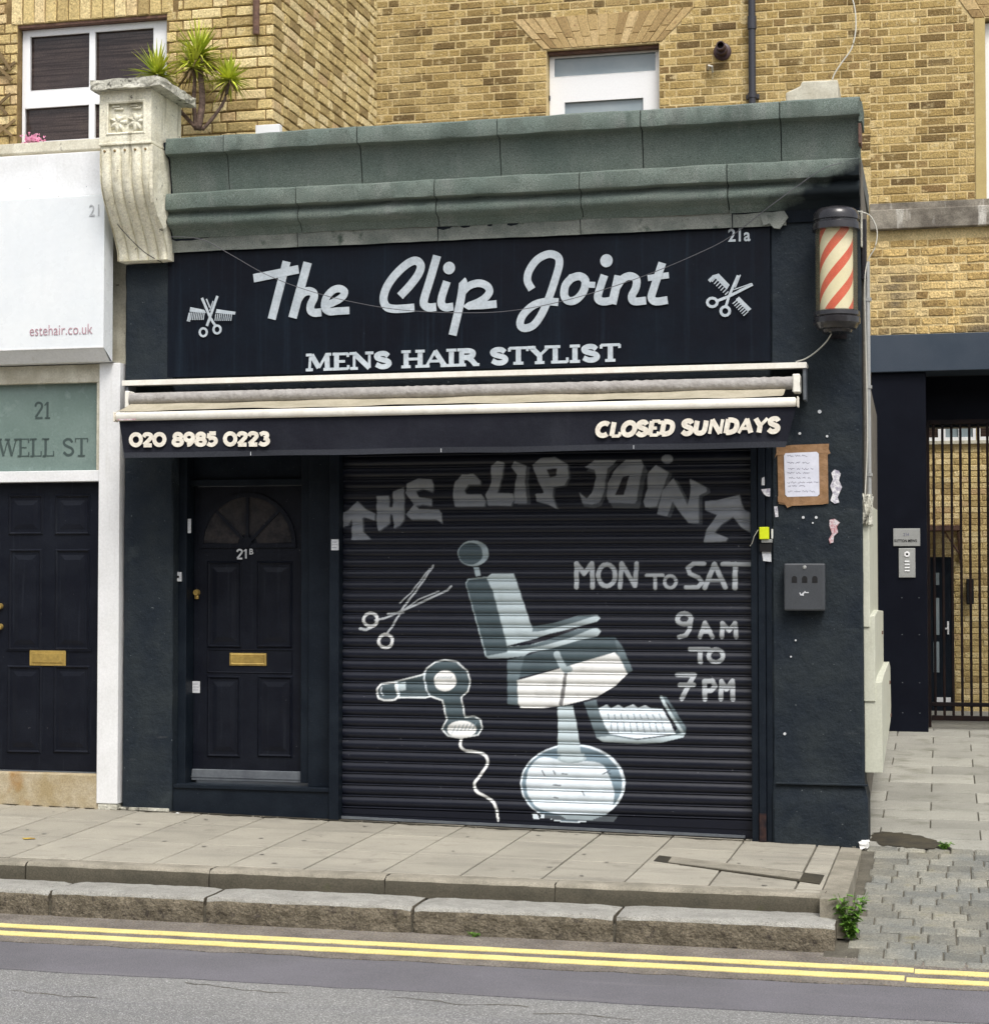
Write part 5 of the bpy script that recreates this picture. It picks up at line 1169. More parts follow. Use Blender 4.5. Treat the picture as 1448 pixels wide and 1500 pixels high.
# ============================================================ YUCCA ON THE PARAPET
yu = thing('yucca_plant', (.50, .12, 4.45), 'spiky green yucca with three bare stems growing on the parapet beside the stone bracket', 'yucca')
YB = .20
base = P3(292,190,YB)
heads = [(P3(290,82,YB+.03), .020, [(290,190),(296,150),(294,110),(292,86)], .22), (P3(283,100,YB-.03), .013, [(287,190),(284,150),(285,118),(283,102)], .17),
         (P3(336,118,YB-.02), .011, [(296,190),(312,172),(328,148),(336,120)], .15), (P3(230,110,YB+.03), .012, [(288,188),(262,160),(240,135),(230,112)], .19)]
for hc, r_, path, sz in heads:
    pts = smooth_path([P3(u, v, YB) for u, v in path], 5); nn = len(pts)
    mb = MB(); mb.tube([tuple(p) for p in pts], [r_*1.25-(r_*.45)*i/nn+random.uniform(-.0012,.0012) for i in range(nn)], 10); shade(mb.build('stem', trunkm, yu), 180)
    lf = MB(); dd = MB()
    for i in range(135):
        a = random.uniform(0, 2*math.pi); el = random.uniform(-.55, 1.35)
        dvec = Vector((math.cos(a)*math.cos(el), math.sin(a)*math.cos(el), math.sin(el))); L_ = sz*1.18*random.uniform(.75, 1.15); dead = el < -.25 and random.random() < .6
        side = dvec.cross(Vector((0,0,1))).normalized() if abs(dvec.z) < .99 else Vector((1,0,0)); w0 = .0098*random.uniform(.8, 1.2); p0_ = Vector(hc)+dvec*.012
        vv = []; droop = random.uniform(.01, .05)*(1.6 if el < .3 else .5)
        for k in range(5):
            t = k/4; c_ = p0_+dvec*L_*t+Vector((0,0,-droop*t*t)); ww = w0*(1-t**1.6)+.0006; up_ = side.cross(dvec)*(.0035*(1-t))
            vv += [tuple(c_-side*ww+up_), tuple(c_), tuple(c_+side*ww+up_)]
        f = []
        for k in range(4): b = k*3; f += [(b, b+1, b+4, b+3), (b+1, b+2, b+5, b+4)]
        (dd if dead else lf).add(vv, f)
    shade(lf.build('leaf_rosette', leafy, yu), 180)
    if dd.v: dd.build('dead_leaves', leafd, yu)
mb = MB()
for i in range(26):
    a = random.uniform(0, 2*math.pi); b_ = Vector((base[0]+random.uniform(-.05,.07), YB+random.uniform(-.05,.05), 4.50)); d = Vector((math.cos(a)*.6, math.sin(a)*.4, random.uniform(.5,1))).normalized(); s_ = d.cross(Vector((0,0,1))).normalized()*.004
    mb.add([tuple(b_-s_), tuple(b_+s_), tuple(b_+d*random.uniform(.05,.12))], [(0,1,2)])
mb.build('young_shoots', leafy, yu)

# ============================================================ WHITE SALON ON THE LEFT
sal = thing('salon_front', (-1.2, 0, 0), 'white painted shop front next door with green glass over a black panelled door', 'shop front')
MB().box(-.158, -.004, -.035, .12, .035, 3.030).build('door_post', whitep, sal, bevel=.004)
MB().box(-.150, -.010, -.03, .10, -.012, .034).build('post_foot', capst, sal, bevel=.006)
MB().box(-3.6, -.1585, -.015, .12, 2.224, 2.300).build('transom_bar', whitep, sal, bevel=.004)
MB().box(-3.6, -.1585, -.012, .12, 2.905, 3.028).build('lintel', creamp, sal, bevel=.004)
MB().box(-.190, -.1587, -.008, .10, 2.301, 2.904).build('transom_stile', creamp, sal, bevel=.003)
MB().box(-1.25, -.1905, .035, .045, 2.3005, 2.9045).build('transom_glass', glassf, sal)
MB().box(-3.6, -1.25, .0, .10, .0, 2.9).build('shop_window_panel', glassd, sal)
MB().box(-1.27, -1.18, -.02, .12, .0, 2.9).build('door_post', whitep, sal, bevel=.004)
MB().box(-3.7, -.0, .14, .50, -.1, 4.46).build('wall', creamp, sal)
MB().box(-3.7, -.022, -.055, .49, 4.06, 4.49).build('fascia', whitep, sal, bevel=.006)
stp = MB().box(-1.18, -.12, -.02, .15, -.02, .228).build('doorstep', stonem, sal, bevel=.010)
a = at(62, 613, .035)
glyphs('21', (at(50,612,.035)[0], a[1]), (at(74,612,.035)[0], a[1]), .118, .0335, 'lettering', lettd, sal, wt=.13, thin=.55)
glyphs('WELL ST', at(-3,669,.035), at(130,668,.035), .125, .0335, 'lettering', lettd, sal, wt=.14, thin=.4)
# its door
sdx0, sdx1, sdz0, sdz1, sdy = -1.17, -.160, .236, 2.222, .06
sd_ = MB().box(sdx0, sdx1, sdy, sdy+.045, sdz0, sdz1).build('door', navy_d, sal, bevel=.003)
for (u0, v0, u1, v1) in ((12,724,64,784),(80,724,133,784),(12,804,62,953),(80,804,133,953),(10,975,62,1103),(78,975,133,1103)):
    a = at(u0, v1, sdy); b = at(u1, v0, sdy); door_panel(a[0], b[0], a[1], b[1], sdy, sd_, navy_d)
a = at(10, 953, sdy); b = at(134, 950, sdy); MB().box(a[0], b[0], sdy-.008, sdy-.001, a[1], b[1]).build('door_rail', navy_d, sd_)
a = at(44, 975, sdy); b = at(97, 953, sdy); letter_plate(a[0], b[0], a[1], b[1], sdy-.001, sd_)
MB().box(a[0]+.025, b[0]-.022, sdy-.014, sdy-.0095, a[1]+.022, b[1]-.020, c=.001).build('letter_flap', brass, sd_)
for v in (888, 918):
    a = at(1, v, sdy); mb = MB(); mb.tube([(a[0],sdy-.03,a[1]),(a[0],sdy,a[1])], .021, 14); shade(mb.build('door_lock', brass, sd_), 50)
MB().box(sdx0, sdx1, sdy-.02, sdy+.05, .229, .2355).build('threshold', sillm, sal)
# illuminated box sign
bxs = thing('box_sign', (-1.5, -.18, 3.03), 'large blank white box sign of the salon reading 21 and estehair.co.uk', 'sign')
mb = MB(); xr = -.060
mb.add([(-3.4,-.18,3.122),(xr,-.18,3.122),(xr,-.18,4.155),(-3.4,-.18,4.155),(-3.4,-.058,3.035),(-.052,-.058,3.035),(-.052,-.058,4.185),(-3.4,-.058,4.185)],
       [(0,1,2,3),(1,5,6,2),(3,2,6,7),(4,0,3,7),(5,4,7,6)], 0)
mb.add([(-3.4,-.18,3.122),(xr,-.18,3.122),(-.052,-.10,3.035),(-3.4,-.10,3.035)], [(0,3,2,1)], 1)
mb.add([(-3.4,-.10,3.035),(-.052,-.10,3.035),(-.052,.02,3.035),(-3.4,.02,3.035)], [(0,3,2,1)], 1)
mb.build('box', [boxw, whitep], bxs)
MB().box(-3.4, xr+.001, -.1835, -.1805, 3.118, 3.126).build('edge_trim', whitep, bxs)
a = at(130, 317, -.18); word('21', a[0], a[1], -.183, .115, lettg, bxs, wide=.85)
a = at(43, 492, -.18); word('estehair.co.uk', a[0], a[1], -.183, .104, lettp, bxs, wide=.80, bold=-.0008)
mb = MB()
for u, v in ((127,273), (44,276)): c_ = at(u, v, -.055); disc(mb, c_[0], c_[1], .004, .004, -.058, .003, 8)
mb.build('screw', lettg, sal)

# ============================================================ LEFT BRICK BUILDING
LY = .50
lb = thing('brick_house', (-1, 1.5, 4.5), 'yellow brick house above the salon, its long side wall receding behind the yucca', 'house')
wx0, wx1 = at(25,100,LY)[0], at(243,100,LY)[0]; wz1 = at(243,20,LY)[1]; wz0 = at(150,207,LY)[1]
mb = MB(); wall_holes(mb, -3.6, .878, 4.30, 7.7, LY+.011, LY+.25, [(wx0, wx1, wz0, wz1)]); mb.build('front_wall', mortard, lb)
MB().box(.62, .879, LY+.251, 2.95, 4.30, 7.7).build('side_wall', mortard, lb)
MB().box(-3.6, .62, 2.75, 2.95, 4.3, 7.7).build('rear_wall', mortard, lb)
MB().box(-3.6, .615, LY+.26, 2.74, 7.45, 7.6).build('roof', roofm, lb)
arch_h = .235
lays = [(lay_bricks('y', LY, -2.6, .886, 4.33, 7.2, [(wx0-.0, wx1+.0, wz0-.02, wz1), (wx0-.09, wx1+.09, wz1-.01, wz1+arch_h)]), 'y', LY, brickl, .0030, lambda u, v: v < 225 and not (150 < u < 245 and v > 115)),
        (lay_bricks('x', .891, LY+.012, 2.94, 4.33, 7.2, phase=1), 'x', .891, brickl, .0030, lambda u, v: v < 200)]
put_bricks(lb, lays, 285)
bm = [mk('brick', brick_mesh(.068, .222, .03, .005, .003), brickl) for _ in range(4)]
na = 14
for i in range(na):                       # upright bricks of the flat arch over the window
    x = wx0-.05+(wx1-wx0+.10)*(i+.5)/na
    inst(bm[i % 4], 'brick', (x, LY-.004+random.uniform(-.003,.003), wz1+.006+.111), lb, ((wx1-wx0+.10)/na/.075, 1, 1))
def window(parent, x0, x1, z0, z1, y, bars, fr=.075, glassm=glassd, back=None, name='window'):
    """bars: list of panes (x0,x1,z0,z1) inside the opening"""
    mb = MB(); wall_holes(mb, x0, x1, z0, z1, y, y+.07, bars); f = mb.build(name, upvc, parent, bevel=.004)
    for (a, b, c, d) in bars:
        MB().box(a-.004, b+.004, y+.030, y+.036, c-.004, d+.004).build('pane', glassm, f)
        mb = MB(); mould(mb, a-.002, b+.002, c-.002, d+.002, y+.001, .007, .003); mb.build('glazing_bead', upvc, f)
    return f
q = lambda u, v: at(u, v, LY+.07)
pa = [(q(44,0)[0], q(133,0)[0]-.004, q(44,134)[1], q(133,46)[1]), (q(139,0)[0], q(226,0)[0], q(44,134)[1], q(133,46)[1]),
      (q(37,0)[0], q(133,0)[0]-.004, q(40,209)[1]-.0, q(40,158)[1]), (q(139,0)[0], q(226,0)[0], q(40,209)[1], q(40,158)[1])]
window(lb, wx0+.004, wx1-.004, wz0+.0, wz1-.02, LY+.07, pa)
MB().box(wx0+.02, wx1-.02, LY+.13, LY+.14, wz0, wz1-.02).build('window_blind', blind, lb)
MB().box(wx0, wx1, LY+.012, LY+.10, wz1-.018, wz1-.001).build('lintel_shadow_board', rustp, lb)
MB().box(-2.6, -.02, LY-.10, LY+.08, wz0-.075, wz0-.002).build('window_sill', creamp, lb, bevel=.006)
dp = thing('rusty_pipe', (at(375,30,LY)[0], LY-.06, 5.3), 'short rusty downpipe stub ending on the brick corner above the yucca', 'pipe')
xq = at(375, 50, LY-.05); mb = MB(); mb.tube([(xq[0],LY-.05,xq[1]),(xq[0],LY-.05,7.5)], .024, 12); shade(mb.build('pipe', rustp, dp), 40)
mb = MB(); mb.box(xq[0]-.04, xq[0]+.04, LY-.03, LY-.001, xq[1]+.35, xq[1]+.38); mb.build('pipe_clip', rustp, dp)
fl = thing('pink_flowers', (at(47,205,LY)[0], LY-.03, wz0), 'small clump of pink flowers on the window sill above the white salon', 'flowers')
mb = MB(); 
for i in range(110):
    u, v = random.gauss(48, 8), random.gauss(205, 3.5); c_ = Vector(P3(u, min(v, 211), LY-.05)); c_.y += random.uniform(-.03,.03)
    for k in range(4):
        a = random.uniform(0, 6.28); d1 = Vector((math.cos(a), random.uniform(-.5,.5), math.sin(a)))*.009; d2 = Vector((-math.sin(a), random.uniform(-.4,.4), math.cos(a)))*.006
        mb.add([tuple(c_), tuple(c_+d1-d2), tuple(c_+d1*1.5), tuple(c_+d1+d2)], [(0,1,2,3)])
tag(mb.build('petals', pinkm, fl), kind='stuff')
mb = MB()
for i in range(26):
    c_ = Vector(P3(random.gauss(48,9), 212, LY-.05)); mb.add([tuple(c_), tuple(c_+Vector((.004,0,0))), tuple(c_+Vector((random.uniform(-.02,.02),-.01,.04)))], [(0,1,2)])
mb.build('stems', weedm, fl)
tr = thing('trellis', (at(8,120,LY)[0], LY-.02, 4.7), 'weathered crossed wooden trellis on the brick edge left of the window', 'trellis')
for (u0, v0, u1, v1) in ((-6,66,18,104),(-6,112,24,92),(-4,96,20,118),(-6,160,18,138),(-6,178,20,200),(-6,200,24,176),(-4,150,12,168)):
    mb = MB(); ribbon(mb, [at(u0,v0,LY), at(u1,v1,LY)], .020, LY-.022-random.random()*.012, .010, 0); mb.build('lath', rustp if 0 else leafd, tr)

# ============================================================ REAR BRICK BUILDING
BY = 5.40
bb = thing('rear_brick_building', (4, 7, 0), 'tall stock brick building standing behind the shop and over the lane', 'building')
ox0, ox1 = at(800,75,BY)[0], at(965,62,BY)[0]; oz1 = at(965,62,BY)[1]-.0; oz0 = 5.0
rx0, rx1 = at(1428,60,BY)[0], 6.95; rz0 = at(1428,300,BY)[1]; rz1 = at(1428,27,BY)[1]
px_l = at(1275,500,BY)[0]
zbeam1 = at(1360,490,BY)[1]; zbeam0 = at(1360,545,BY)[1]; zl1 = at(1360,306,BY)[1]; zl0 = at(1360,335,BY)[1]
mb = MB(); wall_holes(mb, -.6, 9.5, zbeam1, 7.75, BY+.0045, BY+.35, [(ox0, ox1, oz0, oz1), (rx0+.0, rx1, rz0, rz1)]); mb.build('wall', mortar, bb)
MB().box(-.6, px_l, BY+.02, BY+.35, .0, zbeam1).build('wall', bricko, bb)
MB().box(7.2, 9.5, BY+.02, BY+.35, .0, zbeam1).build('wall', mortar, bb)
MB().box(-.6, 9.5, BY+.36, 8.3, 7.55, 7.75).build('roof', roofm, bb)
vis_b = lambda u, v: (u > 545 and v < 205-(u-250)*.0617 and u < 1262) or (u >= 1262 and v < 492)
arch = (ox0-.03, ox1+.03, oz1+.012, oz1+.315, .30)
lays = [(lay_bricks('y', BY, -.5, 4.82, 5.30, 7.9, [(ox0, ox1, oz0, oz1+.01), arch]), 'y', BY, brickb, .0020, vis_b),
        (lay_bricks('y', BY, 4.822, 9.3, zl1+.07, 7.9, [(rx0-.012, rx1+.09, rz0-.05, rz1+.0), (rx0-.06, rx1+.1, rz1, rz1+.24, .15)], gauge=.0765), 'y', BY, brickb, .0016, vis_b),
        (lay_bricks('y', BY, px_l-.0, 9.3, zbeam1+.004, zl0-.05, gauge=.079), 'y', BY-.001, bricko, .0045, vis_b)]
put_bricks(bb, lays, 270)
MB().box(px_l, 9.4, BY-.012, BY+.01, zl1, zl1+.068).build('dark_course', ledge, bb)
def wedge_arch(x0, x1, z0, z1, sp, n, parent, y, mat):
    for i in range(n):
        t0, t1 = i/n, (i+1)/n; g = .004
        a0, a1 = x0+(x1-x0)*t0+g, x0+(x1-x0)*t1-g; b0, b1 = x0-sp+(x1-x0+2*sp)*t0+g, x0-sp+(x1-x0+2*sp)*t1-g
        j = lambda: random.uniform(-.003, .003); yy = y-.004+random.uniform(-.003,.003)
        for (s0, s1) in (((0, .48), (.50, 1.)) if i % 2 else ((0, .30), (.32, 1.))):
            L0 = lambda s: (a0+(b0-a0)*s, z0+(z1-z0)*s); L1 = lambda s: (a1+(b1-a1)*s, z0+(z1-z0)*s)
            P = [L0(s0), L1(s0), L1(s1), L0(s1)]; c_ = (sum(p[0] for p in P)/4, sum(p[1] for p in P)/4)
            I = [(p[0]+(c_[0]-p[0])*.10+j(), p[1]+(c_[1]-p[1])*.04+j()) for p in P]
            v = [(p[0]-c_[0], .03, p[1]-c_[1]) for p in P]+[(p[0]-c_[0], .004, p[1]-c_[1]) for p in P]+[(p[0]-c_[0], 0, p[1]-c_[1]) for p in I]
            MB().add(v, [(8,9,10,11)]+[(4+k, 4+(k+1)%4, 8+(k+1)%4, 8+k) for k in range(4)]+[(k, (k+1)%4, 4+(k+1)%4, 4+k) for k in range(4)]).build('brick', mat, parent, loc=(c_[0], yy, c_[1]))
wedge_arch(arch[0], arch[1], arch[2], arch[3], arch[4], 17, bb, BY, brickv)
wedge_arch(rx0-.03, rx1+.03, rz1+.01, rz1+.24, .15, 11, bb, BY, brickv)
# stone band and steel beam over the lane
mb = MB().box(px_l-.0, 9.5, BY-.075, BY+.02, zl0, zl1-.002); mb.build('stone_band', ledge, bb, bevel=.008)
MB().box(px_l-.012, 9.5, BY-.10, BY+.36, zbeam0, zbeam1-.004).build('steel_beam', slate, bb, bevel=.006)
# windows
q = lambda u, v: at(u, v, BY+.12)
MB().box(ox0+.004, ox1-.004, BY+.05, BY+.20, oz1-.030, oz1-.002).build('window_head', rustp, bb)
bars = [(q(811,0)[0], q(960,0)[0], q(880,112)[1]+.02, q(880,80)[1]+.0), (q(826,0)[0], q(942,0)[0], oz0+.15, q(880,146)[1])]
window(bb, ox0+.004, ox1-.004, oz0, oz1-.031, BY+.12, bars, glassm=glasss)
c_ = q(804,144); mb = MB(); mb.box(c_[0]-.012, c_[0]+.012, BY+.105, BY+.119, c_[1]-.025, c_[1]+.025, c=.004); mb.build('window_hinge', blackm, bb)
MB().box(ox0+.02, ox1-.02, BY+.25, BY+.26, oz0, oz1).build('window_blind', boxw, bb)
MB().box(rx0-.006, rx0+.085, BY-.012, BY+.12, zl1+.069, rz1-.0).build('painted_reveal', buff, bb)
window(bb, rx0+.086, rx1-.01, rz0, rz1-.02, BY+.10, [(rx0+.16, rx1-.08, rz0+.08, rz1-.12)], glassm=glasss)
MB().box(rx0+.1, rx1-.02, BY+.22, BY+.23, rz0, rz1).build('window_blind', blind, bb)
# drainpipe, flue
dr = thing('drainpipe', (at(1101,100,BY-.07)[0], BY-.07, 4.4), 'tall dark plastic drainpipe on the rear brick wall', 'drainpipe')
mb = MB(); xd = at(1101,70,BY-.07)[0]; mb.tube([(xd,BY-.07,4.4),(xd,BY-.07,7.7)], .034, 16); shade(mb.build('pipe', pvcgr, dr), 40)
for zz in (5.98, 7.3): mb = MB(); mb.tube([(xd,BY-.07,zz),(xd,BY-.07,zz+.045)], .041, 16); mb.box(xd-.06, xd+.06, BY-.03, BY-.002, zz, zz+.045, c=.004); mb.build('pipe_clip', pvcgr, dr)
mb = MB(); mb.tube([(xd,BY-.07,6.62),(xd,BY-.07,6.74)], .042, 16); mb.build('pipe_collar', pvcgr, dr)
fu = thing('boiler_flue', (at(1057,72,BY)[0], BY-.05, at(1057,72,BY)[1]), 'round brown boiler flue sticking out of the rear brick wall left of the drainpipe', 'flue')
c_ = at(1057, 74, BY-.05)
mb = MB(); mb.lathe(0, 0, [(0,0),(.082,0),(.082,.02),(.066,.032),(.052,.034),(.052,.12),(.0,.12)], 28); o = mb.build('collar', maroon, fu); o.data.transform(Matrix.Translation((c_[0], BY-.004, c_[1])) @ Matrix.Rotation(math.pi/2, 4, 'X')); shade(o, 40)
mb = MB(); mb.lathe(0, 0, [(.040,.12),(.040,.20),(.030,.20),(.030,.12)], 24); o = mb.build('flue_pipe', maroon, fu); o.data.transform(Matrix.Translation((c_[0]+.004, BY-.004, c_[1]+.01)) @ Matrix.Rotation(math.pi/2, 4, 'X')); shade(o, 40)
mb = MB(); c2_ = at(1042, 101, BY); mb.tube([(c2_[0]-.03,BY-.01,c2_[1]),(c2_[0]-.02,BY-.06,c2_[1]+.02),(c2_[0]+.01,BY-.06,c2_[1]+.01),(c2_[0]+.01,BY-.01,c2_[1]-.03)], .010, 8); tag(mb.build('overflow_pipe', cablew), 'tiny white overflow pipe end below the brown flue', 'pipe')

# ============================================================ SIDE OF THE LANE
def sw_x(y): return 4.94-(y-.3)*(4.94-4.862)/5.1
def side_plate(pts, th, mat, name, label, cat, group=None, hooks=()):
    """pts in (y, z) on the shop side wall"""
    t = thing(name, (5., pts[0][0], 0), label, cat, group); n = len(pts)
    v = [(sw_x(y)+th, y, z) for y, z in pts]+[(sw_x(y)+.002+th*.05, y, z) for y, z in pts]
    o = MB().add(v, [tuple(range(n)), tuple(range(2*n-1, n-1, -1))]+[(i, i+n, (i+1)%n+n, (i+1)%n) for i in range(n)]).build('plate', mat, t, bevel=.004)
    for (y, z) in hooks: MB().box(sw_x(y)+th, sw_x(y)+th+.008, y-.05, y+.05, z-.012, z+.012).build('fixing_hook', rustp, t)
    return t
def wall_pt(u, v, off):
    lo, hi = -.2, 8.
    for _ in range(40):
        y = (lo+hi)/2; x, z = at(u, v, y)
        if x < sw_x(y)+off: lo = y
        else: hi = y
    return (y, z)
W_ = lambda off, L_: [(max(.06, min(5.2, a)), b) for a, b in (wall_pt(u, v, off) for u, v in L_)]
yA, yB, yC = 2.2, 3.2, 4.6
side_plate([(.05, 2.02), (.05, 1.26), (2.7, 1.26), (2.7, 2.08)], .045, boardw, 'wall_board', 'tall narrow cream board at head height on the lane side of the shop', 'board', 'cream boards on the lane side of the shop')
side_plate([(.06, 1.330), (.06, .80), (3.3, .80), (3.3, 1.30), (1.2, 1.345)], .075, boardw, 'wall_board', 'middle cream board on the lane side of the shop with a rusty hook', 'board', 'cream boards on the lane side of the shop', [(2.6, 1.15)])
side_plate([(.07, .92), (.07, .36), (2.2, .36), (4.2, .37), (4.6, .46), (4.2, .82), (3.6, .885), (.9, .925)], .115, boardw, 'wall_board', 'lowest cream board with cut corners and hooks on the lane side of the shop', 'board', 'cream boards on the lane side of the shop', [(3.6, .72), (4.1, .42)])
cp = thing('conduit_pipe', (4.98, .12, 2.1), 'grey conduit pipe running up the lane corner of the shop', 'pipe')
mb = MB(); mb.tube([(4.985,.14,2.05),(4.983,.14,3.55)], .017, 10); shade(mb.build('pipe', steel, cp), 40)
mb = MB(); mb.tube([(4.967,.07,1.95),(4.965,.07,3.45)], .010, 8); shade(mb.build('thin_pipe', rendg, cp), 40)
for zz in (2.2, 2.75, 3.3): MB().box(4.955, 5.008, .12, .16, zz, zz+.02).build('pipe_clip', steel, cp)
mb = noisy_box(4.945, 4.995, .02, .5, 1.90, 2.08, .012, 6); tag(mb.build('broken_render', capst), 'mossy broken lump of render above the top cream board', 'render')

# dark cladding post with nameplate and intercom
gp = thing('gate_post', (5.08, BY, .18), 'wide black clad post at the left of the lane gate', 'gate post')
gx1 = at(1358,900,BY-.05)[0]
MB().box(px_l+.0, gx1, BY-.045, BY+.30, .165, zbeam0-.003).build('cladding', postm, gp, bevel=.005)
mb = MB()
for zz in (.35, .62, 1.05, 1.38):
    for xx in (5.07, 5.22): disc(mb, xx, zz, .006, .004, BY-.048, .004, 8)
mb.build('screw', sillm, gp)
npl = thing('name_plate', (5.12, BY-.05, 1.85), 'silver nameplate with faint black lettering on the black gate post', 'sign')
a = at(1308, 800, BY-.05); b = at(1347, 774, BY-.05)
MB().box(a[0], b[0], BY-.056, BY-.0465, a[1], b[1]).build('plate', steel, npl, bevel=.002)
word('214', (a[0]+b[0])/2-.03, b[1]-.068, BY-.0575, .038, inkm, npl, wide=.9)
word('SUTTON MEWS', a[0]+.008, a[1]+.036, BY-.0575, .034, blackm, npl, wide=.83, bold=.0006)
ic = thing('intercom_panel', (5.12, BY-.05, 1.56), 'narrow steel intercom with a round speaker and four buttons under the nameplate', 'intercom')
a = at(1316, 846, BY-.05); b = at(1340, 803, BY-.05)
MB().box(a[0], b[0], BY-.06, BY-.0465, a[1], b[1]).build('face_plate', steel, ic, bevel=.003)
cxx = (a[0]+b[0])/2; mb = MB(); mb.lathe(0, 0, [(.010,.001),(.012,.007),(.024,.007),(.026,0)], 20); o = mb.build('speaker_ring', upvc, ic); o.data.transform(Matrix.Translation((cxx, BY-.060, b[1]-.055)) @ Matrix.Rotation(math.pi/2, 4, 'X'))
mb = MB(); disc(mb, cxx, b[1]-.055, .010, .010, BY-.062, .002, 14); mb.build('speaker', blackm, ic)
for k in range(4): MB().box(cxx-.022, cxx+.022, BY-.067, BY-.0605, b[1]-.125-k*.028, b[1]-.113-k*.028, c=.002).build('button', upvc, ic)

# passage under the building
MB().box(px_l-.3, 7.4, BY+.361, 8.3, zbeam0+.02, zbeam0+.12).build('ceiling', ceilm, bb)
MB().box(7.05, 7.35, BY+.36, 8.3, .1, zbeam0+.02).build('passage_wall', mortard, bb)
MB().box(px_l-.05, 5.27, BY+.36, 8.3, .1, zbeam0+.02).build('passage_wall', postm, bb)
MB().box(5.29, 7.04, BY+.60, BY+.72, 3.02, zbeam0+.018).build('bulkhead', postm, bb)
MB().box(px_l, 7.04, 8.1, 8.3, 3.12, zbeam0+.019).build('rear_lintel', slate, bb)
gt = thing('lane_gate', (6.2, 5.7, .27), 'black vertical bar metal gate across the lane', 'gate')
GY = 5.70; gx0 = at(1360,900,GY)[0]; gz0 = .262
MB().box(gx0-.012, gx0+.016, GY-.02, GY+.02, .20, 3.0).build('gate_frame', gatem, gt, bevel=.003)
MB().box(gx0+.017, 7.0, GY-.02, GY+.02, gz0, gz0+.045).build('bottom_rail', gatem, gt, bevel=.003)
MB().box(gx0+.017, 7.0, GY-.02, GY+.02, gz0+.13, gz0+.165).build('lower_rail', gatem, gt, bevel=.003)
MB().box(gx0+.017, 7.0, GY-.02, GY+.02, 2.96, 3.0).build('top_rail', gatem, gt, bevel=.003)
bar = mk('bar', (lambda m: (m.v, m.f))(MB().box(-.012, .012, -.012, .012, 0, 3.0-gz0-.05, c=.004)), gatem)
xb = at(1367, 700, GY)[0]; k = 0
while xb < 6.95: inst(bar, 'bar', (xb, GY, gz0+.046), gt); xb += .0795; k += 1
# courtyard building beyond the gate
CYW = 12.0; CZF = -.12
cb_ = thing('courtyard_building', (6, CYW, .2), 'pale yellow brick building with a row of windows seen through the gate bars', 'building')
qc = lambda u, v: at(u, v, CYW)
cwz = qc(1400,647)[1]
MB().box(3.5, 10, CYW+.011, CYW+.25, -.2, 4.6).build('wall', mortar, cb_)
lays = [(lay_bricks('y', CYW, 4.9, 7.4, CZF, cwz-.03), 'y', CYW, brickl, .002, lambda u, v: u > 1362)]
put_bricks(cb_, lays, 1)
MB().box(4.6, 7.6, CYW-.05, CYW+.02, cwz-.03, cwz+.01).build('window_sill', creamp, cb_)
for i, x in enumerate(np.arange(5.02, 7.2, .42)):
    window(cb_, x, x+.40, cwz+.011, cwz+.62, CYW-.03, [(x+.03, x+.195, cwz+.05, cwz+.58), (x+.215, x+.37, cwz+.05, cwz+.58)], glassm=glassd if i % 2 == 0 else glasss)
cdx0, cdx1 = qc(1360,900)[0], qc(1394,900)[0]; cdz1 = qc(1380,816)[1]
MB().box(cdx0-.6, cdx1, CYW-.07, CYW-.002, CZF, cdz1).build('door_frame', navy_b, cb_, bevel=.004)
dd_ = MB().box(cdx0-.5, cdx1-.03, CYW-.10, CYW-.072, CZF+.02, cdz1-.05).build('door', navy_b, cb_, bevel=.003)
for (v0, v1) in ((839,857),(876,930),(940,985)):
    a = at(1367, v1, CYW-.1); b = at(1375, v0, CYW-.1); MB().box(a[0], b[0], CYW-.106, CYW-.1005, a[1], b[1]).build('door_glass', glasss, dd_)
a = at(1388, 922, CYW-.1); mb = MB(); mb.box(a[0]-.01, a[0]+.012, CYW-.11, CYW-.1005, a[1]-.06, a[1]+.10); mb.box(a[0]-.05, a[0]+.012, CYW-.14, CYW-.12, a[1]+.0, a[1]+.02, c=.003); mb.build('door_handle', upvc, dd_)
a = at(1368, 1027, CYW-.1); b = at(1392, 1023, CYW-.1); MB().box(a[0], b[0], CYW-.115, CYW-.101, a[1]-.01, b[1]+.01).build('kick_plate', upvc, dd_)
cn = thing('door_canopy', (5.5, CYW-.3, 2.0), 'small brown canopy on a bracket over the courtyard door behind the gate', 'canopy')
a = qc(1362,775); b = qc(1408,770); MB().box(a[0]-.3, b[0]-.005, CYW-.55, CYW-.003, a[1]-.03, a[1]+.03).build('roof', rustp, cn, bevel=.004)
mb = MB(); ribbon(mb, [(b[0]-.02, a[1]-.04), (b[0]-.02, a[1]-.42)], .03, CYW-.05, .045, 0); mb.build('post', rustp, cn)
mb = MB(); mb.tube([(b[0]-.02,CYW-.02,a[1]-.38),(b[0]-.05,CYW-.50,a[1]-.04)], .014, 8); mb.tube([(b[0]-.20,CYW-.3,a[1]-.05),(b[0]-.02,CYW-.04,a[1]-.33)], .012, 8); mb.build('bracket', rustp, cn)
lt = tag(MB().box(qc(1407,0)[0], qc(1418,0)[0], CYW-.10, CYW-.012, qc(1410,885)[1], qc(1410,848)[1], c=.01).build('wall_box', blackm), 'dark meter box on the yellow brick wall behind the gate bars', 'meter box')

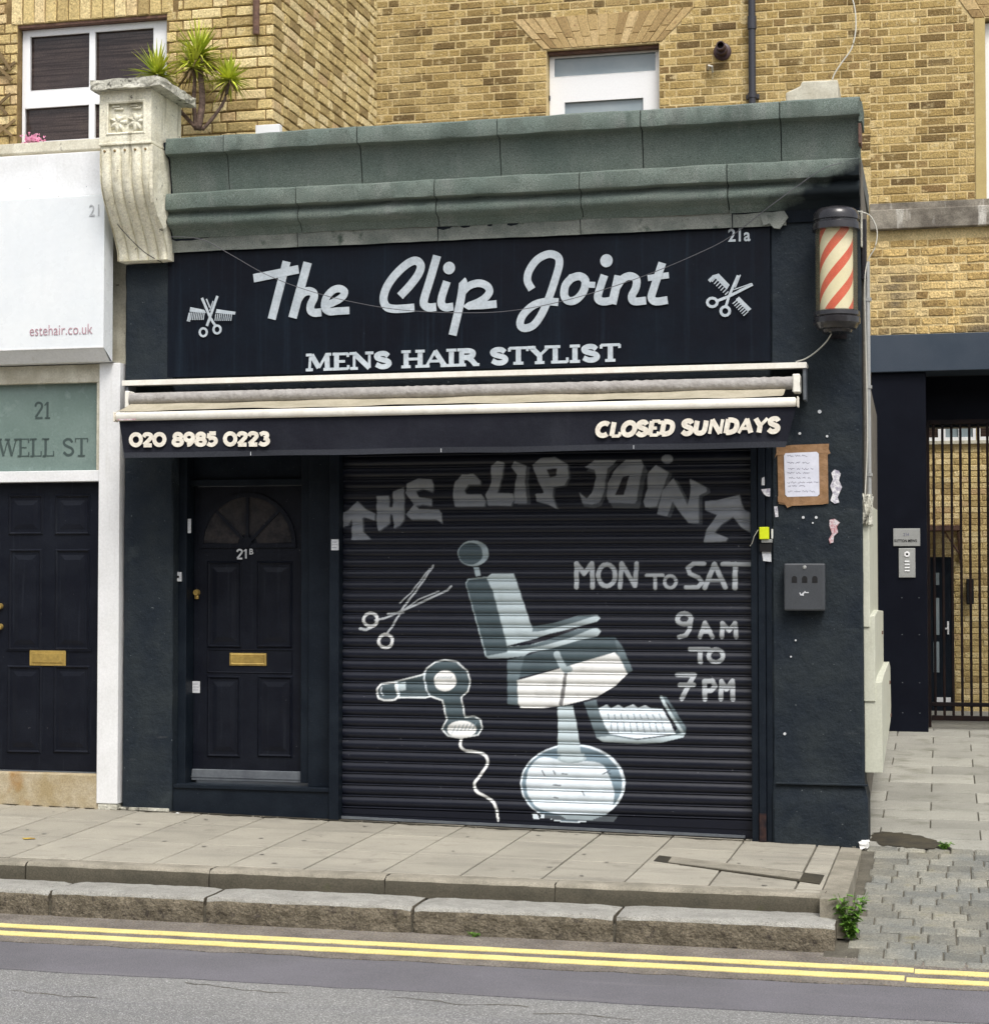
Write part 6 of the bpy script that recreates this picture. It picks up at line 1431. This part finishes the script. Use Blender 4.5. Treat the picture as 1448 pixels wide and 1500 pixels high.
# ============================================================ SMALL THINGS ON THE GROUND
def crumple(u, v, sz, mat, label, name, cat, n=14, flat=.4, lane_=False):
    x, y, z = ground_pt(u, v); mb = MB()
    P = []
    for k in range(n): a = 2*math.pi*k/n; P.append((x+sz*math.cos(a)*random.uniform(.6,1.1), y+sz*.7*math.sin(a)*random.uniform(.6,1.1), z+.003))
    Q = [(x+(p[0]-x)*.5+random.uniform(-.2,.2)*sz, y+(p[1]-y)*.5, z+sz*flat*random.uniform(.7,1.3)) for p in P]
    mb.add(P+Q+[(x, y, z+sz*flat*1.2)], [(k, (k+1)%n, n+(k+1)%n, n+k) for k in range(n)]+[(n+k, n+(k+1)%n, 2*n) for k in range(n)])
    return tag(mb.build(name, mat), label, cat)
crumple(371, 1193, .038, litter, 'crumpled white tissue on the pavement before the doorstep of 21B', 'tissue', 'litter')
crumple(260, 1192, .016, litter, 'tiny scrap of paper on the pavement at the foot of the left pillar', 'paper_scrap', 'litter')
x_, y_ = at(1266, 1242, -.02)[0], -.03
mb = noisy_box(x_-.03, x_+.025, y_-.03, y_+.02, -.09, -.045, .008, 3); tag(mb.build('paper_cup_scrap', litter), 'white crushed paper scrap at the lane corner of the right pillar', 'litter')
crumple(42, 1229, .055, leafl, 'flattened yellow leaf on the pavement before the salon door', 'leaf', 'leaf', flat=.06)
crumple(1002, 1219, .022, leafl, 'small dry leaf by the foot of the shutter near its right end', 'leaf', 'leaf', flat=.2)
crumple(808, 1210, .020, litter, 'small white scrap on the pavement under the painted chair base', 'paper_scrap', 'litter', flat=.2)
mb = MB()
for i in range(420):                     # grit and crumbs along the foot of the wall and in the gutter
    if i < 170: x = random.uniform(-.5, 4.9); y = random.uniform(-.045, -.005); z = pz(x, y)
    elif i < 330: x = random.uniform(.3, 5.2); y = -2.23-abs(random.gauss(0, .07)); z = -.302
    else: x = random.uniform(4.93, 5.7); y = -2.36-random.uniform(0, .12); z = -.300
    r_ = random.uniform(.002, .007); mb.add([(x-r_,y,z),(x,y-r_,z),(x+r_,y,z),(x,y+r_,z),(x+random.uniform(-.5,.5)*r_,y,z+r_)], [(0,1,4),(1,2,4),(2,3,4),(3,0,4)])
tag(mb.build('grit', kerbt), kind='stuff')
gm = MB(); A_ = []                      # dirt gathered where the shop front meets the paving
for i in range(260):
    x = -.9+i*.0222; A_.append((x, -.004-abs(nz1(x*2.2, 3.))*.035-random.uniform(0, .018)))
v = [(x, y, pz(x, y)+.0022) for x, y in A_]+[(x, .02, pz(x, 0)+.0022) for x, y in A_]
gm.add(v, [(i, i+1, 260+i+1, 260+i) for i in range(259)]); tag(gm.build('wall_foot_dirt', dirtm), kind='stuff')
gm = MB()
for i in range(46):                     # trodden chewing gum
    x, y = random.uniform(-1.2, 4.6), random.uniform(-1.75, -.1); r_ = random.uniform(.009, .019)
    pts = [(x+r_*math.cos(k*.785)*random.uniform(.8,1.1), y+r_*math.sin(k*.785)*random.uniform(.8,1.1)) for k in range(8)]
    gm.add([(a, b, pz(a, b)+.0035) for a, b in pts], [tuple(range(8))])
tag(gm.build('chewing_gum', M('trodden_gum', (.17,.16,.14), (.25,.235,.20), 3, .1, 60, .9, 0)), kind='stuff')
def weed(cx, cy, cz_, hgt, spread, n, label, name='weed', big=.05):
    t = thing(name, (cx, cy, cz_), label, 'weed'); st_, lf = MB(), MB()
    for i in range(n):
        a = random.uniform(0, 2*math.pi); L_ = hgt*random.uniform(.45, 1); d = Vector((math.cos(a)*spread*random.uniform(.2,1), math.sin(a)*spread*.6*random.uniform(.2,1), L_))
        pts = [Vector((cx,cy,cz_))+Vector((d.x*t_*t_, d.y*t_*t_, d.z*t_)) for t_ in (0,.33,.66,1)]
        st_.tube([tuple(p) for p in pts], [.0028,.0022,.0016,.001], 5)
        for k in range(int(7)):
            p = pts[0].lerp(pts[3], .3+.7*k/7) if k < 6 else pts[3]; p = Vector((cx+d.x*(.3+.7*k/7)**2, cy+d.y*(.3+.7*k/7)**2, cz_+d.z*(.3+.7*k/7)))
            b_ = random.uniform(0, 6.28); dv = Vector((math.cos(b_), math.sin(b_), random.uniform(-.35,.5))).normalized(); sv = dv.cross(Vector((0,0,1))).normalized(); s_ = big*random.uniform(.5, 1.1)
            nrm = sv.cross(dv); q_ = [p, p+dv*s_*.35+sv*s_*.26+nrm*.004, p+dv*s_*.7+sv*s_*.17, p+dv*s_-nrm*s_*.15, p+dv*s_*.7-sv*s_*.17, p+dv*s_*.35-sv*s_*.26+nrm*.004]
            lf.add([tuple(v) for v in q_], [(0,1,2,3),(0,3,4,5)])
    st_.build('stems', weedm, t); lf.build('leaves', weedm, t)
weed(4.965, -2.03, -.29, .28, .12, 34, 'leafy green weed growing at the end of the granite kerb beside the cobbles')
weed(5.42, .03, -.09, .05, .06, 12, 'small grass tuft at the edge of the mud patch where cobbles meet the lane paving', 'grass_tuft', .03)
weed(3.05, -2.235, -.303, .03, .06, 7, 'tiny green sprout in the gutter before the second kerb stone from the lane', 'gutter_weed', .018)

# ============================================================ THE OTHER SIDE OF THE STREET (behind the camera): unseen terrace added to block low sky
op = thing('added_opposite_terrace', (3, -17, -.3), 'unseen plain brick terrace added across the road behind the camera to block low sky', 'building')
hol = [(x, x+1.1, z, z+1.7) for x in np.arange(-20, 28, 2.6) for z in (1.0, 4.2)]
mb = MB(); wall_holes(mb, -22, 30, -.4, 7.2, -17.3, -17.0, hol); mb.build('wall', mortard, op)
MB().box(-22, 30, -17.25, -17.2, -.4, 7.1).build('window_glass', glassd, op)
MB().box(-22, 30, -25, -17.31, 7.0, 7.3).build('roof', roofm, op)
